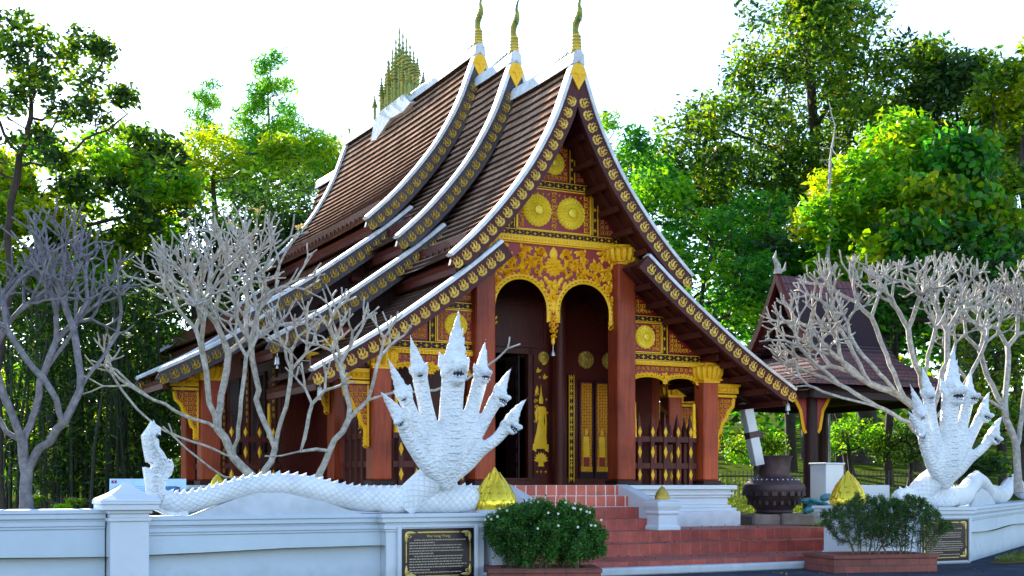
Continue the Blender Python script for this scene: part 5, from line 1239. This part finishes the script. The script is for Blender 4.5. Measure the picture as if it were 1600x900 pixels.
leafy('broadleaf_tree','dense blackish green tree mass behind the middle bare tree','tree',
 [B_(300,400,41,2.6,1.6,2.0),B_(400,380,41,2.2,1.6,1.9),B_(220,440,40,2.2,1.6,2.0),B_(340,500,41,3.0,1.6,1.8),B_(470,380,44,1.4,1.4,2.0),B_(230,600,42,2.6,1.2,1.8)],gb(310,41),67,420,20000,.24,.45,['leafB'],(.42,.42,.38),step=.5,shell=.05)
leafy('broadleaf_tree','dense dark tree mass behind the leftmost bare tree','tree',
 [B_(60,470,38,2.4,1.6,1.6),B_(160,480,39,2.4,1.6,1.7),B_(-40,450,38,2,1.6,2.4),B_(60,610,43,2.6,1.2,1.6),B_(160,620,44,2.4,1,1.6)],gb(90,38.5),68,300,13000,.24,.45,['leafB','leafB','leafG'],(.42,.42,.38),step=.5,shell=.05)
rng=np.random.default_rng(77)
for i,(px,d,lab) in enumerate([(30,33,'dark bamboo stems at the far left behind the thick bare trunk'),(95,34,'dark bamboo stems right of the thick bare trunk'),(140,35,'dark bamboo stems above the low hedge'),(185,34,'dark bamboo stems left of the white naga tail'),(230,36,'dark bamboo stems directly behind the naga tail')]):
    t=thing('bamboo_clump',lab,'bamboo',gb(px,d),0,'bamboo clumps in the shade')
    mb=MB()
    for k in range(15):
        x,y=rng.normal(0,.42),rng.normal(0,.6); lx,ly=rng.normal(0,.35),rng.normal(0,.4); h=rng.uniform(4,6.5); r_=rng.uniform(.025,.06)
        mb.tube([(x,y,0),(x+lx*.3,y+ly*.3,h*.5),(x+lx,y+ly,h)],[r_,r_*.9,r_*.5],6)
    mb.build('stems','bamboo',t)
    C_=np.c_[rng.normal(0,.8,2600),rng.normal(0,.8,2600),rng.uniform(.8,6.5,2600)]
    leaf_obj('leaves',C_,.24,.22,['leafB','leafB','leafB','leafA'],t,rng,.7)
for i,(px,py,d,rx,rz,m,lab) in enumerate([(110,786,22.5,.75,.20,['leafC','leafA'],'low clipped hedge behind the far left wall, partly sunlit'),(150,690,38,1.4,1.1,['leafY','leafC'],'sunlit undergrowth glowing between the bamboo stems'),(30,640,38,1.2,1.4,['leafY','leafC'],'sunlit undergrowth glowing at the left edge'),(235,785,24,.45,.3,['leafB','leafA'],'small dark shrub between the wall pillar and the naga tail'),(215,640,39,1.0,.9,['leafC','leafB'],'green undergrowth left of the temple eaves')]):
    leafy('bush',lab,'bush',[B_(px,py,d,rx,rx*.6,rz)],gb(px,d) if i else P(px,800,d),80+i,60,3000,.12 if d>30 else .05,.5,m,(.2,.2,.16) if d>30 else (.08,.08,.03),step=.25,trunkto=[(0,0,.2)])
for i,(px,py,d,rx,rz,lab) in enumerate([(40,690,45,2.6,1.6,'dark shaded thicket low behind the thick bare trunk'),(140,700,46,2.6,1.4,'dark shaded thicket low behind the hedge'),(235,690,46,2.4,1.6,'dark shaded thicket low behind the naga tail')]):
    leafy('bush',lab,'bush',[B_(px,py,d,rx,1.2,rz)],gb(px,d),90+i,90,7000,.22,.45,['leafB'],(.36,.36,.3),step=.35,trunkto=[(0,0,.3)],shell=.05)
# far wood closing the view
rng=np.random.default_rng(5); N=30000
x=rng.uniform(-48,62,N); y=rng.uniform(62,78,N); zz=rng.uniform(0,1,N)**.8; top=7.0+1.6*np.sin(x*.33)+1.0*np.sin(x*.9+2)+np.where(x>5,3.2,0)
z=3.2+zz*(top-1)+np.where(x<-2,.8*zz,0)
o=leaf_obj('far_wood',np.c_[x,y,z],.62,.55,['leafA','leafB','leafE'],None,rng); tag(o,'far green woodland closing the view behind the temple','woodland',kind='stuff')
# grass tufts on the lawn
N=26000; u_=rng.uniform(-9,16,N); t_=rng.uniform(-1,22,N); xs=ORG[0]+CS*u_-SN*t_; ys=ORG[1]+SN*u_+CS*t_
ok=~((np.abs(u_)<6.9)&(t_>-.2)&(t_<15)) & (u_<(6.8+(t_+3.9)*1.498)-.4)& ~((u_<5.6)&(u_>-4.6)&(t_<.6))
pp=[(a,b,lawn_h(Vector((a,b,0)))+.04) for a,b in zip(xs[ok],ys[ok])]
o=leaf_obj('grass',pp,.11,.16,['grass'],None,rng,-1.4); tag(o,'short lawn grass around the temple','grass',kind='stuff')
pv2=[];
for i in range(2600):
    k=rng.uniform(.3,12); p=W(6.95,-4.25)+Vector((.489,.872,0))*k+Vector((.872,-.489,0))*rng.uniform(.05,min(2.6,.3+k*.5)); pv2.append((p.x,p.y,.1))
o=leaf_obj('verge_grass',pv2,.10,.14,['leafG','grass'],None,rng,-1.2); tag(o,'sparse dry grass along the foot of the receding white wall','grass',kind='stuff')
fl=[]
for i in range(420):
    u=rng.uniform(-3.3,5.3); t=rng.choice([rng.uniform(-3.4,-2.05),rng.uniform(-1.95,-1.35),rng.uniform(-1.25,.4),rng.uniform(-6.5,-3.9)]); z=.0 if t<-3.5 else .22 if t<-2 else .44 if t<-1.32 else .66
    if t>-1.3 and u<1.9: continue
    p=W(u,t); fl.append((p.x,p.y,z+.022))
o=leaf_obj('fallen_leaves',fl,.055,.5,['dryleaf'],None,rng,0); o.location.z=0
me_=o.data; tag(o,'small dry fallen leaves scattered on the terrace steps and road',None,kind='stuff'); o['category']='leaves'
# ------------------------------------------------------------------ frangipani
def frangi(label,base,seed,limbs,env,rmin,expo,rmax,m,depth=5,L0=.62,group='bare frangipani trees'):
    rng=np.random.default_rng(seed); t=thing('frangipani_tree',label,'tree',base,0,group); b=np.array(base)
    nodes=[np.zeros(3)];par=[-1]
    def inside(p):
        q=p+b; px=800+2000*q[0]/q[1]; py=755-(q[2]-1.6)*2000/q[1]
        return any(((px-c[0])/c[2])**2+((py-c[1])/c[3])**2<1 for c in env) and abs(q[1]-base[1])<2.2
    def add(p,k): nodes.append(p); par.append(k); return len(nodes)-1
    def rec(k,d,L,dep):
        p=nodes[k]; d=d/np.linalg.norm(d); d2=d+rng.normal(0,.10,3)+np.array((0,0,.09)); d2/=np.linalg.norm(d2)
        m1=add(p+d*L*.5,k); e=add(nodes[m1]+d2*L*.5,m1)
        if dep<=0 or not inside(nodes[e]+d2*.08): return
        n=2 if rng.random()<.76 else 3; o=np.cross(d2,rng.normal(0,1,3)); o/=np.linalg.norm(o); o2=np.cross(d2,o); a0=rng.uniform(0,6.28)
        for i in range(n):
            a_=a0+2*math.pi*i/n+rng.normal(0,.25); th_=R(rng.uniform(24,46)); dd=d2*math.cos(th_)+(o*math.cos(a_)+o2*math.sin(a_))*math.sin(th_); dd[2]+=.06 if dep>1 else .28
            if rng.random()<.05 and dep<4: continue
            rec(e,dd,L*rng.uniform(.74,.98),dep-1)
    idx={}
    for li in limbs:
        pts=[tuple(q) for q in li]; k=0
        if pts[0] in idx: k=idx[pts[0]]; pts=pts[1:]
        for q in pts:
            tgt=np.array(P(*q[:3]))-b; s0=nodes[k].copy(); n=max(1,int(np.linalg.norm(tgt-s0)/.2))
            for i in range(1,n+1): k=add(s0+(tgt-s0)*i/n+(rng.normal(0,.02,3) if i<n else 0),k)
            idx[q]=k
        d=nodes[k]-nodes[par[k]]; dp=depth if len(li[-1])<4 else li[-1][3]
        if dp>=0: rec(k,d+np.array((0,0,.05)),L0*(.86**(depth-dp)),dp)
    nodes=np.array(nodes); paths,r_,tips=skeleton(nodes,par,rmin,expo,rmax,1)
    wood_mesh(nodes,paths,r_,'branches',m,t,6,.35,1.0); return t,nodes,[p[-1] for p in paths]
def blossoms(t,pos,s_,m='petal',tips=None):
    for p in pos:
        if tips is not None: p=min((Vector(q)+t.location for q in tips),key=lambda q:(q-p).length)
        mb=MB()
        for k in range(9):
            c=Vector((rnd.gauss(0,s_*.55),rnd.gauss(0,s_*.4),rnd.gauss(0,s_*.3)))
            for j in range(5):
                a=j*1.2566+k; d1=Vector((math.cos(a),math.sin(a)*.6,.45)).normalized()*s_*.42; sd_=Vector((-math.sin(a),math.cos(a),.1))*s_*.17
                mb.add([c,c+d1*.6+sd_,c+d1,c+d1*.6-sd_],[(0,1,2,3)],0)
        for k in range(3):
            mb.tube([(0,0,-s_*1.1),(rnd.gauss(0,s_*.2),0,-s_*.4),(rnd.gauss(0,s_*.3),0,0)],[.012,.01,.006],5,1)
        o=mb.build('blossom_cluster',[m,'leafC'],t,smooth=0); o.location=Vector(p)-t.location
d=23.6; J=(400,772,d)
A1_=(365,715,d);A2_=(340,670,d-.1);A3_=(430,700,d+.2)
t,nn_,tp_=frangi('bare grey frangipani with a few cream blossoms, between naga tail and temple',P(*J),101,
 [[(395,745,d),A1_,A2_,(325,610,d-.2)],[A2_,(290,650,d-.4),(240,625,d-.5,4)],[A1_,(300,690,d-.5),(255,672,d-.7),(215,640,d-.6,3)],[A2_,(350,600,d+.3)],
  [A3_,(405,640,d+.4),(400,590,d+.5)],[A3_,(440,655,d+.1),(450,620,d,4)],[A1_,(375,650,d-.5),(380,600,d-.6,4)],[(395,745,d),(350,745,d-.6),(315,720,d-.8),(290,700,d-.8,1)],[(240,625,d-.5,4),(205,600,d-.3,3)]],
 [(320,500,160,170),(250,560,110,130),(420,500,85,160)],.015,.30,.10,'bark_f',6,.68)
blossoms(t,[P(288,342,d),P(332,333,d),P(488,358,d),P(468,322,d),P(410,338,d),P(309,398,d)],.11,'petaly',[nn_[i] for i in tp_])
d=23.0; K1=(515,705,d);K2=(545,655,d)
t,_,_=frangi('smaller bare frangipani just left of the nearer naga heads',P(485,768,d),102,
 [[(497,745,d),K1,K2,(540,610,d)],[K2,(575,625,d+.1),(585,590,d,3)],[(575,625,d+.1),(620,612,d+.3),(680,610,d+.3),(730,592,d+.3,1)],[(730,592,d+.3,1),(775,562,d+.3,1)],[K1,(470,705,d-.3),(480,665,d-.3,3)],[(470,705,d-.3),(440,712,d-.4,1)],[(540,610,d),(535,575,d,4)]],
 [(560,540,75,125),(500,620,70,90),(745,560,60,45),(610,520,40,70)],.0165,.32,.095,'bark_f',4,.46)
d=21.5; Q1=(42,740,d);Q2=(35,690,d);Q3=(62,700,d)
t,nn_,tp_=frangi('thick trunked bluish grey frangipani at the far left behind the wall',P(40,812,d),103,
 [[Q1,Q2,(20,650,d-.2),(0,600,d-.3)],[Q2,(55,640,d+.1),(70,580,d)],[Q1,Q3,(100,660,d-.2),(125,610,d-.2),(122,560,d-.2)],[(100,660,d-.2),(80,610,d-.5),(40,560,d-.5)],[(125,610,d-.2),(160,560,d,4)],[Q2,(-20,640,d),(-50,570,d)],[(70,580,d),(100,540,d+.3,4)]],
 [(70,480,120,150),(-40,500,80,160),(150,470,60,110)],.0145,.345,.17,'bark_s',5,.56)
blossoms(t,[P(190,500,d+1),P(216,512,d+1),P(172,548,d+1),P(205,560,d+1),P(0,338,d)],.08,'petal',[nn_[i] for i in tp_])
d=28.2; F1=(1470,720,d);F2=(1455,660,d)
t,_,_=frangi('wide pale bare frangipani fanning out behind the farther naga heads',P(1474,775,d),104,
 [[F1,F2,(1415,625,d-.2),(1360,600,d-.4)],[F2,(1440,600,d-.3),(1425,550,d-.4)],[F1,(1420,660,d-.5),(1370,635,d-.7),(1310,600,d-.7),(1270,585,d-.6,4)],[F2,(1470,600,d+.2),(1480,550,d+.3)],[(1415,625,d-.2),(1390,570,d),(1375,530,d)],[(1360,600,d-.4),(1310,560,d-.2),(1285,535,d-.2,4)],[F2,(1500,610,d),(1530,560,d,4)],[(1370,635,d-.7),(1330,625,d-.8),(1285,612,d-.9,3)],[(1440,600,d-.3),(1455,540,d-.8,4)],[(1360,600,d-.4),(1335,555,d-.6),(1310,510,d-.6,4)],[(1310,600,d-.7),(1265,560,d-.9,4)],[(1415,625,d-.2),(1375,585,d-1.0),(1340,545,d-1.1,4)]],
 [(1390,520,150,110),(1310,510,115,110),(1480,500,110,100)],.0165,.30,.12,'bark_f',6,.52)
d=30; H1=(1588,700,d)
t,_,_=frangi('bare frangipani at the right edge, behind the wide pale one',P(1592,770,d),105,
 [[H1,(1570,640,d),(1540,580,d)],[H1,(1600,620,d+.3),(1610,560,d+.2)],[(1570,640,d),(1530,620,d-.4),(1500,580,d-.4,4)],[(1570,640,d),(1575,570,d+.4)]],
 [(1560,500,110,110)],.0165,.30,.12,'bark_f',6,.52)
# dead sapling in the dark tree
d=43; base=gb(1296,d); rng=np.random.default_rng(9); t=thing('dead_tree','thin whitish leafless tree in front of the dark crowns','tree',base)
b=np.array(base); att=[np.array(P(*q))-b for q in [(1296,140,d),(1285,170,d),(1292,200,d),(1300,180,d),(1275,230,d),(1330,215,d),(1340,240,d),(1310,230,d),(1262,260,d),(1280,280,d),(1320,270,d)]]
nodes,par=spacecol((0,0,0),att,.4,3,.45,rng,[tuple(np.array(P(1297,330,d))-b)]); pa,rr,_=skeleton(nodes,par,.022,.5,.08); wood_mesh(nodes,pa,rr,'trunk','bark_f',t,5)
# ------------------------------------------------------------------ planters and shrubs
def planter(label,px,d,w_,dp,h,rz):
    o=thing('brick_planter',label,'planter',P(px,755,d)*1.0,rz); o.location.z=0
    mb=MB()
    for a,b,c_,e in ((-w_/2,w_/2,0,.2),(-w_/2,w_/2,dp-.2,dp),(-w_/2,-w_/2+.2,.2,dp-.2),(w_/2-.2,w_/2,.2,dp-.2)):
        mb.box(a,b,c_,e,0,h-.07)
    for a,b,c_,e in ((-w_/2-.02,w_/2+.02,-.02,.22),(-w_/2-.02,w_/2+.02,dp-.22,dp+.02),(-w_/2-.02,-w_/2+.22,.22,dp-.22),(w_/2-.22,w_/2+.02,.22,dp-.22)):
        mb.box(a,b,c_,e,h-.07,h)
    mb.build('brick_rim','planter',o,smooth=0,bevel=.008,autouv=True)
    mb=MB(); mb.box(-w_/2+.18,w_/2-.18,.18,dp-.18,.05,h-.05); mb.build('soil','soil',o,smooth=0); return o
planter('low brick planter under the dense flowering bush, left of the steps',852,19.9,1.75,1.1,.27,R(4))
planter('low brick planter holding thin shrubs, right of the steps',1385,22.9,2.05,1.15,.32,R(14))
def shrub(label,c,rad,seed,nleaf,L,mats,stems,group=None,flowers=0,top=.15,nst=60):
    rng=np.random.default_rng(seed); base=Vector((c[0],c[1],stems[0])); t=thing('shrub',label,'shrub',base,0,group)
    cc=np.array((0,0,c[2]-stems[0])); att=ellpts(cc,rad,nst*6,rng,-.9,.2,.12); mb=MB(); nodesT=[]
    roots=[(rng.normal(0,rad[0]*stems[1]),rng.normal(0,rad[1]*stems[1]),0) for _ in range(max(4,nst//10))]
    att=np.array(att); near=np.array([np.argmin([(a[0]-r_[0])**2+(a[1]-r_[1])**2 for r_ in roots]) for a in att])
    br=MB()
    for i,r_ in enumerate(roots):
        A=att[near==i]
        if len(A)<3: continue
        n_,p_=spacecol(r_,A,.09,.8,.10,rng,[(r_[0],r_[1],.15)],60); pa,rr,tp=skeleton(n_,p_,.0045,.42,.03,1)
        for q in pa: br.tube([n_[k] for k in q],[rr[k] for k in q],4,cap=False)
        nodesT+=[n_[k] for k in range(len(n_)) if n_[k][2]>cc[2]-rad[2]*(.5-top)]
    br.build('stems','twig',t,smooth=0); T=np.array(nodesT)
    # leaves crowd to the outside and the top
    q=((T-cc)/np.array(rad)); wgt=np.clip((q**2).sum(1),0.1,1.2)*np.clip(1.15+q[:,2],0.1,2)**1.2; wgt/=wgt.sum()
    k=rng.choice(len(T),nleaf,p=wgt); C_=T[k]+rng.normal(0,L*.9,(nleaf,3)); leaf_obj('foliage',C_,L,.5,mats,t,rng,-.4)
    if flowers:
        mb=MB()
        for i in range(flowers):
            a=rng.uniform(0,2*math.pi); e=rng.uniform(.15,1.2); p=cc+np.array(rad)*np.array((math.cos(a)*math.cos(e),-abs(math.sin(a))*math.cos(e),math.sin(e)))*1.03
            for j in range(5):
                b_=j*1.2566; d1=Vector((math.cos(b_),-.3,math.sin(b_)))*.022; s2=Vector((-math.sin(b_),0,math.cos(b_)))*.009; c0=Vector(p); mb.add([c0,c0+d1*.7+s2,c0+d1,c0+d1*.7-s2],[(0,1,2,3)],0)
        mb.build('white_flowers','petal',t,smooth=0)
    return t
p=P(850,755,20.4); shrub('dense rounded green bush dotted with small white flowers, left of the steps',(p.x,p.y,.80),(1.0,.62,.53),201,75000,.046,['leafS','leafS','leafG'],(.24,.35),None,26,-.45,150)
p=P(1352,755,23.5); shrub('thin twiggy shrub with sparse fine foliage, left one in the right planter',(p.x,p.y,.88),(.86,.45,.52),202,26000,.030,['leafG','leafS','leafG'],(.28,.22),'thin shrubs in the right planter',0,-.35,140)
p=P(1415,755,23.4); shrub('thin twiggy shrub with sparse fine foliage, right one in the right planter',(p.x,p.y,.85),(.80,.42,.50),203,24000,.030,['leafG','leafS','leafG'],(.28,.22),'thin shrubs in the right planter',0,-.35,130)
